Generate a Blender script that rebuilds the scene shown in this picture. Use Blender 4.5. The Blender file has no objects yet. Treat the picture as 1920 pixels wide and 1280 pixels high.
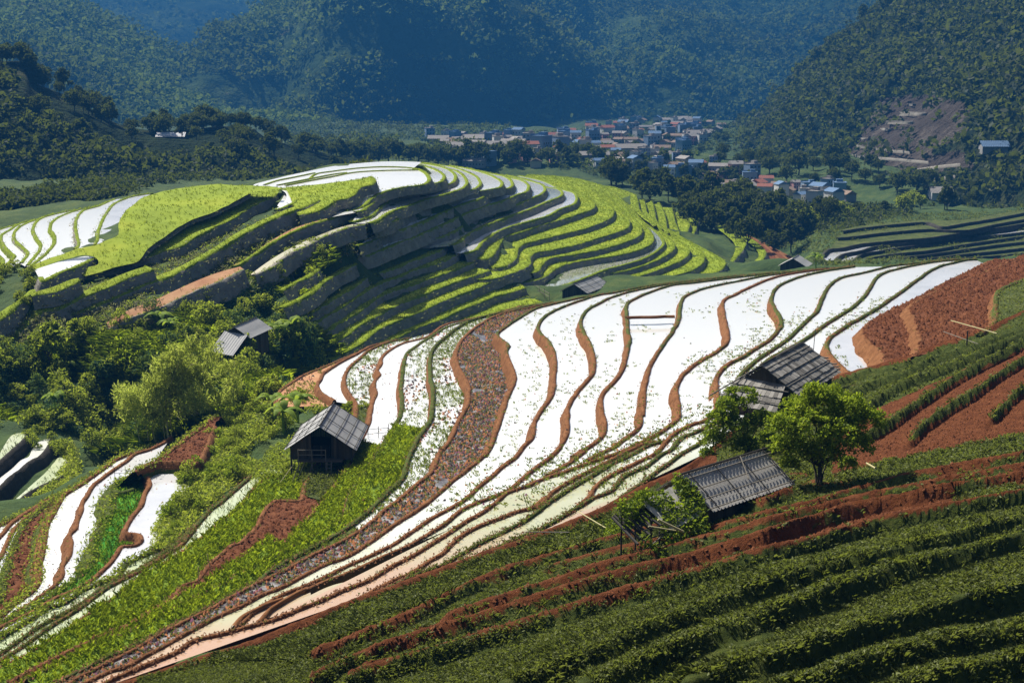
import bpy, bmesh, math, random
import numpy as np
from mathutils import Vector, Matrix
from mathutils.geometry import delaunay_2d_cdt
random.seed(7); RNG = np.random.default_rng(7)
SC = bpy.context.scene
COL = SC.collection
R = math.radians

# ------------------------------------------------------------------ camera model (1920 x 1280 reference)
FPX = 2637.0; PITCH = math.atan(490.0 / FPX)
CP, SP = math.cos(PITCH), math.sin(PITCH)
def ray(u, v):
    u = np.asarray(u, float); v = np.asarray(v, float)
    xc = (u - 960) / FPX; yc = (640 - v) / FPX
    return np.stack([xc, CP + yc * SP, -SP + yc * CP], -1)
def unproj(u, v, h):            # point on the level h metres below the camera
    d = ray(u, v); t = -np.asarray(h, float) / d[..., 2]
    return d * t[..., None]
def atdist(u, v, dist):         # point at forward (plan) distance
    d = ray(u, v); t = np.asarray(dist, float) / d[..., 1]
    return d * t[..., None]
def proj(P):
    P = np.asarray(P, float)
    f = P[..., 1] * CP - P[..., 2] * SP
    up = P[..., 1] * SP + P[..., 2] * CP
    return 960 + FPX * P[..., 0] / f, 640 - FPX * up / f, f

# ------------------------------------------------------------------ value noise
def _hash(ix, iy, seed):
    n = (ix.astype(np.int64) * 374761393 + iy.astype(np.int64) * 668265263 + seed * 1442695041) & 0x7fffffff
    n = ((n ^ (n >> 13)) * 1274126177) & 0x7fffffff
    return ((n ^ (n >> 16)) & 0xffff) / 65535.0
def vnoise(x, y, seed=0):
    x = np.asarray(x, float); y = np.asarray(y, float)
    ix = np.floor(x); iy = np.floor(y); fx = x - ix; fy = y - iy
    fx = fx * fx * (3 - 2 * fx); fy = fy * fy * (3 - 2 * fy)
    ix = ix.astype(np.int64); iy = iy.astype(np.int64)
    a = _hash(ix, iy, seed); b = _hash(ix + 1, iy, seed); c = _hash(ix, iy + 1, seed); d = _hash(ix + 1, iy + 1, seed)
    return (a + (b - a) * fx) * (1 - fy) + (c + (d - c) * fx) * fy
def fbm(x, y, seed=0, oct=4):
    s = 0; a = 0.5; f = 1.0
    for o in range(oct):
        s = s + a * (vnoise(x * f + 17.3 * o, y * f - 9.1 * o, seed + o) * 2 - 1); a *= 0.5; f *= 2.03
    return s
def smooth1(a, b, x):
    t = np.clip((np.asarray(x, float) - a) / (b - a), 0, 1); return t * t * (3 - 2 * t)

# ------------------------------------------------------------------ object helpers
def mesh_obj(name, verts, faces, mat=None, parent=None, smooth=False, attrs=None, kind=None, facemat=None, mats=None):
    me = bpy.data.meshes.new(name)
    verts = np.asarray(verts, np.float32).reshape(-1, 3)
    if isinstance(faces, np.ndarray):
        n, k = faces.shape
        me.vertices.add(len(verts)); me.vertices.foreach_set('co', verts.ravel())
        me.loops.add(n * k); me.loops.foreach_set('vertex_index', faces.astype(np.int32).ravel())
        me.polygons.add(n); me.polygons.foreach_set('loop_start', np.arange(0, n * k, k, dtype=np.int32))
        me.update(calc_edges=True)
    else:
        me.from_pydata(verts.tolist(), [], [list(map(int, f)) for f in faces]); me.update()
    if attrs:
        for k, a in attrs.items():
            a = np.asarray(a, np.float32)
            if a.ndim == 1:
                at = me.attributes.new(k, 'FLOAT', 'POINT'); at.data.foreach_set('value', a)
            else:
                at = me.attributes.new(k, 'FLOAT_VECTOR', 'POINT'); at.data.foreach_set('vector', a.ravel())
    if mats:
        for m in mats: me.materials.append(m)
        if facemat is not None: me.polygons.foreach_set('material_index', np.asarray(facemat, np.int32))
    elif mat: me.materials.append(mat)
    if smooth: me.polygons.foreach_set('use_smooth', np.ones(len(me.polygons), bool))
    o = bpy.data.objects.new(name, me); COL.objects.link(o)
    if parent: o.parent = parent
    if kind: o['kind'] = kind
    return o
def tag(o, label, cat, group=None):
    o['label'] = label; o['category'] = cat
    if group: o['group'] = group
    return o
def empty(name, loc, rz=0, label=None, cat=None, group=None):
    o = bpy.data.objects.new(name, None); COL.objects.link(o)
    o.location = loc; o.rotation_euler = (0, 0, rz); o.empty_display_size = 0.3
    if label: tag(o, label, cat, group)
    return o
def copy_tree(o, parent=None):
    c = o.copy(); COL.objects.link(c)
    if parent: c.parent = parent
    for ch in list(o.children): copy_tree(ch, c)
    return c
def grid_faces(nr, nc):
    i = np.arange(nr - 1)[:, None] * nc + np.arange(nc - 1)[None]
    return np.stack([i, i + 1, i + nc + 1, i + nc], -1).reshape(-1, 4)
class MB:                       # collects boxes, bars and quads into one mesh
    def __init__(s): s.v = []; s.f = []
    def add(s, vs, fs):
        b = len(s.v); s.v += [tuple(p) for p in vs]; s.f += [tuple(i + b for i in f) for f in fs]
    def box(s, c, d, M=None):
        x, y, z = d[0] / 2, d[1] / 2, d[2] / 2
        vs = [Vector((a * x, b * y, e * z)) for e in (-1, 1) for b in (-1, 1) for a in (-1, 1)]
        if M is not None: vs = [M @ p for p in vs]
        c = Vector(c); s.add([p + c for p in vs], [(0, 2, 3, 1), (4, 5, 7, 6), (0, 1, 5, 4), (2, 6, 7, 3), (0, 4, 6, 2), (1, 3, 7, 5)])
    def bar(s, a, b, w, h=None, n=4, w2=None):
        a = Vector(a); b = Vector(b); d = (b - a).normalized()
        x = d.cross(Vector((0, 0, 1)));
        if x.length < 1e-3: x = Vector((1, 0, 0))
        x.normalize(); y = d.cross(x); h = h or w; vs = []
        for p, k in ((a, 1.0), (b, (w2 / w) if w2 else 1.0)):
            for i in range(n):
                t = 2 * math.pi * (i + 0.5) / n
                vs.append(p + x * (math.cos(t) * w * 0.5 * k * 1.2) + y * (math.sin(t) * h * 0.5 * k * 1.2))
        fs = [(i, (i + 1) % n, (i + 1) % n + n, i + n) for i in range(n)] + [tuple(range(n))[::-1], tuple(range(n, 2 * n))]
        s.add(vs, fs)
    def tube(s, pts, r0, r1, n=6):
        pts = [Vector(p) for p in pts]; rings = []
        for i, p in enumerate(pts):
            d = (pts[min(i + 1, len(pts) - 1)] - pts[max(i - 1, 0)]).normalized()
            x = d.cross(Vector((0.3, 0.9, 0.1)))
            if x.length < 1e-3: x = Vector((1, 0, 0))
            x.normalize(); y = d.cross(x); r = r0 + (r1 - r0) * i / (len(pts) - 1)
            rings.append([p + x * (math.cos(6.2832 * k / n) * r) + y * (math.sin(6.2832 * k / n) * r) for k in range(n)])
        vs = sum(rings, []); fs = []
        for i in range(len(pts) - 1):
            for k in range(n): fs.append((i * n + k, i * n + (k + 1) % n, (i + 1) * n + (k + 1) % n, (i + 1) * n + k))
        fs += [tuple(range(n))[::-1], tuple(range((len(pts) - 1) * n, len(pts) * n))]
        s.add(vs, fs)
    def build(s, name, mat, parent=None, smooth=False):
        return mesh_obj(name, s.v, s.f, mat, parent, smooth)
# ------------------------------------------------------------------ materials
def newmat(name):
    m = bpy.data.materials.new(name); m.use_nodes = True; nt = m.node_tree
    for n in list(nt.nodes): nt.nodes.remove(n)
    out = nt.nodes.new('ShaderNodeOutputMaterial')
    return m, nt, out
def N(nt, t, **kw):
    n = nt.nodes.new(t)
    for k, v in kw.items():
        if k.startswith('i_'): n.inputs[k[2:].replace('_', ' ')].default_value = v
        else: setattr(n, k, v)
    return n
def noise(nt, scale, detail=4, vec=None, rough=0.55):
    n = N(nt, 'ShaderNodeTexNoise'); n.inputs['Scale'].default_value = scale; n.inputs['Detail'].default_value = detail
    n.inputs['Roughness'].default_value = rough
    if vec is not None: nt.links.new(vec, n.inputs['Vector'])
    return n.outputs['Fac']
def ramp(nt, fac, stops):
    r = N(nt, 'ShaderNodeValToRGB'); e = r.color_ramp.elements
    while len(e) > 1: e.remove(e[-1])
    for i, (p, c) in enumerate(stops):
        el = e[0] if i == 0 else e.new(p)
        el.position = p; el.color = (*c, 1)
    nt.links.new(fac, r.inputs['Fac']); return r.outputs['Color']
def mixc(nt, fac, a, b, mode='MIX'):
    m = N(nt, 'ShaderNodeMix', data_type='RGBA', blend_type=mode)
    if isinstance(fac, (int, float)): m.inputs['Factor'].default_value = fac
    else: nt.links.new(fac, m.inputs['Factor'])
    for k, x in (('A', a), ('B', b)):
        s = [i for i in m.inputs if i.name == k and i.type == 'RGBA'][0]
        if isinstance(x, tuple): s.default_value = (*x, 1)
        else: nt.links.new(x, s)
    return [o for o in m.outputs if o.type == 'RGBA'][0]
def math_(nt, op, a, b=None, c=None, clamp=False):
    m = N(nt, 'ShaderNodeMath', operation=op); m.use_clamp = clamp
    for i, x in enumerate((a, b, c)):
        if x is None: continue
        if isinstance(x, (int, float)): m.inputs[i].default_value = x
        else: nt.links.new(x, m.inputs[i])
    return m.outputs[0]
def bump(nt, h, strength=0.5, dist=0.05):
    b = N(nt, 'ShaderNodeBump'); b.inputs['Strength'].default_value = strength; b.inputs['Distance'].default_value = dist
    nt.links.new(h, b.inputs['Height']); return b.outputs['Normal']
def pbsdf(nt, out, col, rough=0.8, normal=None, spec=0.3, metallic=0.0, ior=1.45):
    p = N(nt, 'ShaderNodeBsdfPrincipled')
    if isinstance(col, tuple): p.inputs['Base Color'].default_value = (*col, 1)
    else: nt.links.new(col, p.inputs['Base Color'])
    if isinstance(rough, (int, float)): p.inputs['Roughness'].default_value = rough
    else: nt.links.new(rough, p.inputs['Roughness'])
    p.inputs['Specular IOR Level'].default_value = spec; p.inputs['Metallic'].default_value = metallic; p.inputs['IOR'].default_value = ior
    if normal is not None: nt.links.new(normal, p.inputs['Normal'])
    if out is not None: nt.links.new(p.outputs[0], out.inputs['Surface'])
    return p.outputs[0]
def geopos(nt): return N(nt, 'ShaderNodeNewGeometry').outputs['Position']
def attr(nt, name):
    a = N(nt, 'ShaderNodeAttribute'); a.attribute_name = name; return a
MAT = {}
def simple(name, stops, scale=1.0, rough=0.85, bs=0.4, bd=0.05, detail=6, spec=0.2):
    m, nt, out = newmat(name); p = geopos(nt)
    f = noise(nt, scale, detail, p, 0.6); c = ramp(nt, f, stops)
    pbsdf(nt, out, c, rough, bump(nt, noise(nt, scale * 3, 5, p, 0.7), bs, bd), spec)
    MAT[name] = m; return m
def leafmat(name, stops, trans=0.45, scale=0.6, rough=0.6, gloss=0.012, nw=0.45):
    """leaf surface: colour varies from leaf to leaf (island) and over the plant; light passes through"""
    m, nt, out = newmat(name); g = N(nt, 'ShaderNodeNewGeometry')
    oi = N(nt, 'ShaderNodeObjectInfo')
    f = math_(nt, 'ADD', math_(nt, 'MULTIPLY', g.outputs['Random Per Island'], 1 - nw), math_(nt, 'MULTIPLY', noise(nt, scale, 3, g.outputs['Position']), nw))
    f = math_(nt, 'ADD', f, math_(nt, 'MULTIPLY', math_(nt, 'SUBTRACT', oi.outputs['Random'], 0.5), 0.25), clamp=True)
    c = ramp(nt, f, stops)
    d = N(nt, 'ShaderNodeBsdfDiffuse'); t = N(nt, 'ShaderNodeBsdfTranslucent'); gl = N(nt, 'ShaderNodeBsdfGlossy')
    gl.inputs['Roughness'].default_value = rough
    nt.links.new(c, d.inputs['Color']); nt.links.new(mixc(nt, 0.35, c, (0.45, 0.55, 0.04), 'MIX'), t.inputs['Color'])
    m1 = N(nt, 'ShaderNodeMixShader'); m1.inputs[0].default_value = trans
    nt.links.new(d.outputs[0], m1.inputs[1]); nt.links.new(t.outputs[0], m1.inputs[2])
    m2 = N(nt, 'ShaderNodeMixShader'); m2.inputs[0].default_value = gloss
    nt.links.new(m1.outputs[0], m2.inputs[1]); nt.links.new(gl.outputs[0], m2.inputs[2])
    nt.links.new(m2.outputs[0], out.inputs['Surface']); MAT[name] = m; return m
def soilgrass(name, soil, grass, sscale=1.2, bs=0.6, bd=0.12, gscale=0.9):
    """bank surface: bare earth where attribute g is low, grass where it is high, a ragged border between"""
    m, nt, out = newmat(name); p = geopos(nt)
    a = attr(nt, 'g').outputs['Fac']
    nz = noise(nt, gscale, 6, p, 0.7)
    f = math_(nt, 'ADD', a, math_(nt, 'MULTIPLY', math_(nt, 'SUBTRACT', nz, 0.5), 1.5))
    f = math_(nt, 'MULTIPLY', math_(nt, 'SUBTRACT', f, 0.42), 6.0, clamp=True)
    s = ramp(nt, noise(nt, sscale, 8, p, 0.7), soil); gc = ramp(nt, noise(nt, sscale * 2.2, 6, p, 0.65), grass)
    pbsdf(nt, out, mixc(nt, f, s, gc), 0.95, bump(nt, noise(nt, sscale * 3.5, 6, p, 0.75), bs, bd), 0.1)
    MAT[name] = m; return m
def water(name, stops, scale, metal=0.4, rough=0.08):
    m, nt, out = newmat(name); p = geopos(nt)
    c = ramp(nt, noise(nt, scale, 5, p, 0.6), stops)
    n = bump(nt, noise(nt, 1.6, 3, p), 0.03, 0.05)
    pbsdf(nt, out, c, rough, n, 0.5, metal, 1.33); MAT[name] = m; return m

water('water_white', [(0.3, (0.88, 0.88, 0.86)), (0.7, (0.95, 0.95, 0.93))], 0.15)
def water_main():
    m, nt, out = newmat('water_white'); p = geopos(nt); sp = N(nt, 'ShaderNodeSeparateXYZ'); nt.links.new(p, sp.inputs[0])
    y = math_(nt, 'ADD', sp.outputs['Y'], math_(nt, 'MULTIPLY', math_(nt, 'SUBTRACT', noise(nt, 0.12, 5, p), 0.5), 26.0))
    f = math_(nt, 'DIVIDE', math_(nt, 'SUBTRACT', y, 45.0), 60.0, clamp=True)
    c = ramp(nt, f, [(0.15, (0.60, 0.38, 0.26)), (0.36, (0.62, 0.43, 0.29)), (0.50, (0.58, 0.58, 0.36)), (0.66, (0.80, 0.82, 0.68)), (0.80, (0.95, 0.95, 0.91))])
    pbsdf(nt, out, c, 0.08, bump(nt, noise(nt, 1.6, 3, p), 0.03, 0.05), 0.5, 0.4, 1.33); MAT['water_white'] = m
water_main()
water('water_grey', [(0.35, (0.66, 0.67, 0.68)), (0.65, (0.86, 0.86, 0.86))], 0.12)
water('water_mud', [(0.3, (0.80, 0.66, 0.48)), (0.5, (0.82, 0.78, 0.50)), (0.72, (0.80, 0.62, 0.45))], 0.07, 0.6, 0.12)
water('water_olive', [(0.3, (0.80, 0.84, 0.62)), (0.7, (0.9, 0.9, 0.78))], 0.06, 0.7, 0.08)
water('water_young', [(0.3, (0.42, 0.50, 0.30)), (0.55, (0.60, 0.66, 0.42)), (0.8, (0.66, 0.66, 0.62))], 0.12, 0.35, 0.2)
SOIL = [(0.25, (0.055, 0.017, 0.006)), (0.5, (0.125, 0.040, 0.013)), (0.75, (0.20, 0.075, 0.028))]
SOILB = [(0.25, (0.075, 0.030, 0.011)), (0.5, (0.16, 0.068, 0.026)), (0.8, (0.25, 0.12, 0.052))]
GRASS = [(0.25, (0.024, 0.036, 0.007)), (0.5, (0.055, 0.074, 0.014)), (0.75, (0.11, 0.12, 0.026))]
DRYB = [(0.25, (0.13, 0.12, 0.10)), (0.5, (0.22, 0.205, 0.175)), (0.75, (0.31, 0.285, 0.235))]
GRASSY = [(0.25, (0.07, 0.11, 0.006)), (0.5, (0.15, 0.205, 0.010)), (0.75, (0.25, 0.29, 0.018))]
soilgrass('bank_brown', SOILB, GRASS)
soilgrass('bank_far', DRYB, GRASSY, 0.6, 0.7, 0.25, 0.5)
soilgrass('bank_dark', [(0.25, (0.022, 0.020, 0.017)), (0.5, (0.045, 0.041, 0.035)), (0.75, (0.075, 0.068, 0.055))], GRASS, 0.6, 0.7, 0.2, 0.6)
soilgrass('field_soil', SOIL, GRASS, 1.5, 1.0, 0.25)
simple('soil', SOIL, 1.4, 0.95, 1.0, 0.22)
simple('soil_pink', [(0.3, (0.30, 0.13, 0.06)), (0.7, (0.42, 0.24, 0.12))], 0.5)
simple('rice_far', [(0.2, (0.11, 0.165, 0.005)), (0.5, (0.20, 0.265, 0.008)), (0.8, (0.30, 0.33, 0.016))], 0.10, 0.9, 0.8, 0.3)
simple('rice_near', [(0.2, (0.06, 0.11, 0.008)), (0.5, (0.14, 0.22, 0.012)), (0.8, (0.24, 0.30, 0.02))], 0.8, 0.9, 1.0, 0.3)
water('water_dark', [(0.40, (0.045, 0.030, 0.024)), (0.66, (0.40, 0.38, 0.36))], 0.7, 0.3, 0.15)
simple('rice_bright', [(0.2, (0.02, 0.14, 0.010)), (0.5, (0.04, 0.22, 0.012)), (0.8, (0.14, 0.27, 0.012))], 0.5, 0.9, 1.0, 0.3)
simple('grass_ground', GRASS, 0.5, 0.95, 1.0, 0.3)
simple('gully', [(0.2, (0.012, 0.028, 0.010)), (0.5, (0.035, 0.065, 0.014)), (0.8, (0.085, 0.105, 0.022))], 0.18, 0.95, 1.0, 0.5)

def hillmat(name, scale, dark, mid, lit, soil):  # lit: sunlit patches painted into the hill colour by noise
    m, nt, out = newmat(name); p = geopos(nt)
    f1 = noise(nt, scale, 6, p, 0.6); f2 = noise(nt, scale * 9, 5, p, 0.7)
    c = ramp(nt, math_(nt, 'ADD', math_(nt, 'MULTIPLY', f1, 0.55), math_(nt, 'MULTIPLY', f2, 0.45)), [(0.36, dark), (0.5, mid), (0.60, lit), (0.68, soil)])
    br = ramp(nt, noise(nt, scale * 5, 8, p, 0.75), [(0.3, (0.032, 0.026, 0.022)), (0.5, (0.060, 0.050, 0.043)), (0.7, (0.105, 0.090, 0.076))])
    fb = math_(nt, 'MULTIPLY', math_(nt, 'SUBTRACT', math_(nt, 'ADD', attr(nt, 'g').outputs['Fac'], math_(nt, 'MULTIPLY', noise(nt, scale * 3, 5, p), 0.6)), 0.75), 5.0, clamp=True)
    pbsdf(nt, out, mixc(nt, fb, c, br), 0.95, bump(nt, noise(nt, scale * 12, 4, p, 0.7), 1.0, 6.0), 0.02); MAT[name] = m
hillmat('forest_hill', 0.012, (0.008, 0.016, 0.007), (0.018, 0.028, 0.010), (0.040, 0.045, 0.020), (0.060, 0.050, 0.032))
hillmat('forest_far', 0.004, (0.012, 0.026, 0.010), (0.030, 0.052, 0.016), (0.07, 0.10, 0.03), (0.12, 0.10, 0.05))
SKY_STR, SUN_STR, EXPO = 0.055, 5.0, 1.0
HAZE_D, HAZE_C, HAZE_BOT, HAZE_TOP = 0.00042, (0.028, 0.150, 0.385), -160, 330
leafmat('leaf_tree', [(0.1, (0.040, 0.080, 0.006)), (0.45, (0.13, 0.20, 0.010)), (0.8, (0.28, 0.35, 0.016)), (1.0, (0.40, 0.42, 0.03))], 0.5)
leafmat('leaf_bamboo', [(0.1, (0.16, 0.19, 0.035)), (0.5, (0.34, 0.39, 0.075)), (0.9, (0.52, 0.54, 0.13))], 0.6)
leafmat('leaf_bush', [(0.1, (0.045, 0.070, 0.010)), (0.45, (0.15, 0.20, 0.020)), (0.8, (0.33, 0.36, 0.045)), (1.0, (0.46, 0.46, 0.10))], 0.6)
leafmat('leaf_shade', [(0.1, (0.012, 0.045, 0.022)), (0.5, (0.026, 0.085, 0.036)), (0.9, (0.075, 0.14, 0.03))], 0.3)  # darker teal leaf copy, the shade of the gully put into its colour
leafmat('leaf_forest', [(0.1, (0.007, 0.017, 0.007)), (0.5, (0.019, 0.035, 0.011)), (0.9, (0.060, 0.068, 0.028))], 0.25, scale=0.05)
leafmat('leaf_mount', [(0.34, (0.004, 0.014, 0.008)), (0.48, (0.011, 0.030, 0.012)), (0.58, (0.035, 0.075, 0.024)), (0.70, (0.10, 0.17, 0.05))], 0.3, scale=0.0042, nw=0.9)  # bright stops paint sunlit green ridges into the leaf colour
leafmat('leaf_rice', [(0.1, (0.10, 0.16, 0.004)), (0.5, (0.23, 0.32, 0.006)), (0.9, (0.38, 0.43, 0.015))], 0.5, scale=0.35)
leafmat('leaf_rice_far', [(0.1, (0.10, 0.155, 0.005)), (0.5, (0.19, 0.26, 0.008)), (0.9, (0.31, 0.35, 0.016))], 0.4, scale=0.05, nw=0.6)
leafmat('leaf_bright', [(0.1, (0.02, 0.12, 0.008)), (0.5, (0.05, 0.21, 0.010)), (0.9, (0.18, 0.30, 0.012))], 0.45, scale=0.25)
leafmat('leaf_weed', [(0.05, (0.026, 0.036, 0.010)), (0.40, (0.080, 0.098, 0.026)), (0.75, (0.16, 0.18, 0.055)), (1.0, (0.30, 0.31, 0.15))], 0.35, scale=0.5)
leafmat('leaf_banana', [(0.2, (0.10, 0.20, 0.015)), (0.8, (0.26, 0.34, 0.04))], 0.5)
leafmat('seedling', [(0.05, (0.020, 0.045, 0.010)), (0.5, (0.07, 0.12, 0.015)), (0.95, (0.22, 0.26, 0.03))], 0.3, scale=0.8)
leafmat('dry_grass', [(0.1, (0.14, 0.13, 0.10)), (0.5, (0.27, 0.255, 0.20)), (0.9, (0.40, 0.38, 0.27))], 0.3, scale=0.6)
m, nt, out = newmat('clods'); g_ = N(nt, 'ShaderNodeNewGeometry')
pbsdf(nt, out, ramp(nt, g_.outputs['Random Per Island'], [(0.0, (0.018, 0.014, 0.020)), (0.22, (0.030, 0.018, 0.020)), (0.30, (0.20, 0.070, 0.022)), (0.55, (0.28, 0.11, 0.034)), (0.68, (0.10, 0.022, 0.060)), (0.86, (0.045, 0.070, 0.015)), (1.0, (0.09, 0.05, 0.03))]), 0.9); MAT['clods'] = m
simple('bark', [(0.3, (0.035, 0.028, 0.020)), (0.7, (0.09, 0.075, 0.055))], 6.0)
simple('path', [(0.3, (0.16, 0.145, 0.125)), (0.7, (0.28, 0.26, 0.22))], 0.2)
simple('bank_clods', [(0.3, (0.075, 0.030, 0.011)), (0.7, (0.20, 0.085, 0.036))], 3.0)
# ------------------------------------------------------------------ terrace edges: each is a level line on its hillside
ZO = dict(Z1=(1440, 440), Z2=(1120, 480), Z3=(800, 540), Z4=(500, 600), Y1=(1000, 740), Y2=(640, 800), Y3=(240, 960),
          Y4=(0, 820), Y5=(0, 960), W=(240, 700), X=(1440, 640), V=(1440, 860), T1=(0, 320), T2=(400, 280), T3=(800, 280),
          T4=(480, 420), T5=(1100, 280), T6=(1440, 200), T7=(960, 200))
def parse(s):
    pts = []
    for seg in s.split(';'):
        seg = seg.strip()
        if not seg: continue
        k, rest = seg.split(' ', 1)
        for pr in rest.split(','):
            a, b = pr.split()
            if k == 'P': pts.append((float(a), float(b)))
            else: pts.append((ZO[k][0] + float(a) / 4, ZO[k][1] + float(b) / 4))
    return np.array(pts)
def catmull(p, step=3.0):
    p = np.asarray(p, float)
    keep = [0] + [i for i in range(1, len(p)) if np.hypot(*(p[i] - p[i - 1])) > 1.0]
    p = p[keep]
    q = np.vstack([2 * p[0] - p[1], p, 2 * p[-1] - p[-2]]); out = []
    for i in range(1, len(q) - 2):
        p0, p1, p2, p3 = q[i - 1:i + 3]
        d = [max(np.hypot(*(b - a)) ** 0.5, 1e-3) for a, b in ((p0, p1), (p1, p2), (p2, p3))]
        m1 = d[1] * ((p1 - p0) / d[0] - (p2 - p0) / (d[0] + d[1]) + (p2 - p1) / d[1])
        m2 = d[1] * ((p2 - p1) / d[1] - (p3 - p1) / (d[1] + d[2]) + (p3 - p2) / d[2])
        n = max(2, int(np.hypot(*(p2 - p1)) / step)); t = np.linspace(0, 1, n, endpoint=False)[:, None]
        out.append((2 * t**3 - 3 * t**2 + 1) * p1 + (t**3 - 2 * t**2 + t) * m1 + (-2 * t**3 + 3 * t**2) * p2 + (t**3 - t**2) * m2)
    out.append(q[-2][None]); return np.vstack(out)
CUR = {}
class Curve: pass
def C(name, h, typ, txt, side=-1, dz=0.8, upper=None, s=0.0, vref=None, bank='bank_brown', face=0.0, top=0.75, w=None, bw=0.35, bh=0.16, water_lvl=0.04):
    c = Curve(); c.name = name; c.px = catmull(parse(txt)); c.typ = typ; c.side = side; c.dz = dz; c.upper = upper
    c.bank = bank; c.face = face; c.top = top; c.w = w if w is not None else 0.2 + 0.4 * dz; c.bw = bw; c.bh = bh; c.lvl = water_lvl
    vr = c.px[len(c.px) // 2, 1] if vref is None else vref
    c.h = h + s * (c.px[:, 1] - vr); c.h0 = h; c.s = s; c.vref = vr
    c.P = unproj(c.px[:, 0], c.px[:, 1], c.h); CUR[name] = c; return c

# ---- the big flooded slope (family F1), highest first, outward = to the right of travel
C('ua', 18.85, 'grass', "Z1 1960 310, 1920 335, 1800 385, 1720 430, 1700 500, 1700 600, 1690 660, 1640 712, 1580 748", dz=0.9, w=1.0, top=0.6,
  upper='P 1940 560, 1920 585, 1880 606, 1850 622, 1838 630')
C('ub', 19.55, 'soil', "Z1 1960 140, 1900 160, 1700 250, 1450 350, 1250 430, 1120 490, 1060 560, 1090 630, 1110 700, 1135 780, 1120 850, 1085 915", dz=1.0, w=1.3, top=0.1, bh=0.05,
  upper='ua')
C('uc', 20.25, 'soil', "Z1 1700 188, 1660 198, 1560 245, 1450 300, 1300 370, 1180 440, 1050 505, 930 560, 830 610, 770 650, 722 690, 715 730, 740 790, 800 840, 850 890, 870 940, 852 978", dz=1.1, w=1.15, top=0.25, bh=0.03, upper='ub')
C('J', 21.2, 'water_grey', "Z1 1560 188, 1480 193, 1380 215, 1280 240, 1200 280, 1130 330, 1060 380, 980 440, 900 495, 800 560, 700 620, 600 675, 500 740, 450 785, 430 830, 440 870, 480 930, 560 1010, 600 1050", upper='uc', dz=0.7)
C('I', 21.9, 'water_white', "Z1 1480 190, 1380 193, 1250 205, 1100 230, 950 262, 860 290, 800 330, 770 380, 740 430, 690 490, 630 545, 560 590, 480 640, 400 690, 320 750, 250 800; Z2 1380 720, 1250 800, 1180 880, 1130 980, 1080 1080; Y1 1330 290, 1230 372, 1120 430, 1000 520, 900 590, 800 665, 700 735, 620 800, 540 850, 440 900, 350 950, 200 1000, 0 1060; Y2 1380 843, 1300 872", upper='J', dz=0.6)
C('H', 22.5, 'water_white', "Z1 1400 187, 1300 193, 1180 207, 1050 222, 900 240, 800 265, 700 290, 600 310, 530 330, 470 370, 430 420, 405 470, 380 530, 350 590, 290 640, 230 700, 170 760, 100 815, 0 880; Z2 1200 772, 1130 830, 1060 900, 1010 990, 960 1090; Y1 1370 190, 1300 240, 1200 285, 1110 320, 1060 370, 1030 410, 950 450, 880 510, 820 550, 740 580, 660 625, 620 670, 590 710, 520 745, 440 775, 350 830, 250 890, 150 950, 0 1030; Y2 1400 802, 1300 840, 1180 900, 1080 940, 960 985, 880 1012", upper='I', dz=0.6, top=0.8)
C('G', 23.1, 'water_white', "Z2 1920 82, 1780 102, 1700 115, 1560 145, 1450 180, 1350 230, 1310 280, 1300 340, 1330 400, 1365 460, 1370 520, 1330 580, 1270 640, 1170 700, 1080 760, 980 810, 910 870, 885 920, 888 1000, 893 1100; Y1 1370 90, 1345 140, 1280 195, 1180 225, 1080 275, 1010 325, 970 370, 940 410, 880 455, 800 490, 700 545, 600 590, 520 640, 460 690, 420 750, 380 790, 320 838", upper='H', dz=0.75)
C('Q', 23.3, 'water_white', "Y1 985 350, 930 362, 860 378, 760 430, 660 480, 560 530, 460 590, 360 650, 260 710, 160 775, 60 850, 0 895; Y2 1440 652, 1380 700, 1250 770, 1100 840, 1000 890, 900 950, 800 1010, 700 1060, 550 1110, 350 1205, 200 1290", upper='G', dz=0.3, top=0.95)
C('P', 23.5, 'water_white', "Y1 985 346, 940 356, 870 357, 790 383, 700 423, 600 478, 500 528, 400 580, 300 635, 200 690, 120 745, 80 795, 30 830, 0 850; Y2 1540 530, 1500 570, 1440 605, 1300 640, 1200 680, 1050 735, 900 815, 820 880, 750 950, 650 1010, 550 1075, 350 1170, 150 1275", upper='Q', dz=0.4, top=0.2)
C('F', 23.9, 'water_white', "Z2 1920 76, 1800 92, 1600 112, 1420 140, 1300 170, 1150 230, 1030 290, 940 340, 945 460, 967 560, 960 650, 900 710, 780 780, 680 850, 610 920, 580 1000, 598 1120; Y1 1083 120, 1080 170, 1040 210, 980 260, 900 310, 820 350, 740 385, 640 432, 520 475, 400 515, 300 550, 200 590, 100 620, 0 658; Y2 1400 440, 1300 470, 1230 497, 1180 540, 1120 590, 1050 640, 960 690, 880 740, 780 810, 650 890, 500 980, 350 1060, 200 1150, 0 1230; Y3 1450 660, 1300 720, 1100 800, 1000 830, 850 870, 700 912, 480 967, 350 1050, 200 1115, 0 1200; Y5 800 1270, 700 1330", upper='G', dz=0.6, top=0.3)
C('E', 24.5, 'water_white', "Z2 1700 95, 1500 115, 1400 130, 1250 150, 1050 190, 900 220, 750 260, 635 320, 615 400, 605 480, 560 560, 490 660, 385 830, 345 1000, 330 1200; Y1 800 80, 795 150, 800 215, 762 270, 680 330, 600 390, 500 440, 400 492", upper='F', dz=0.75)
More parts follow.
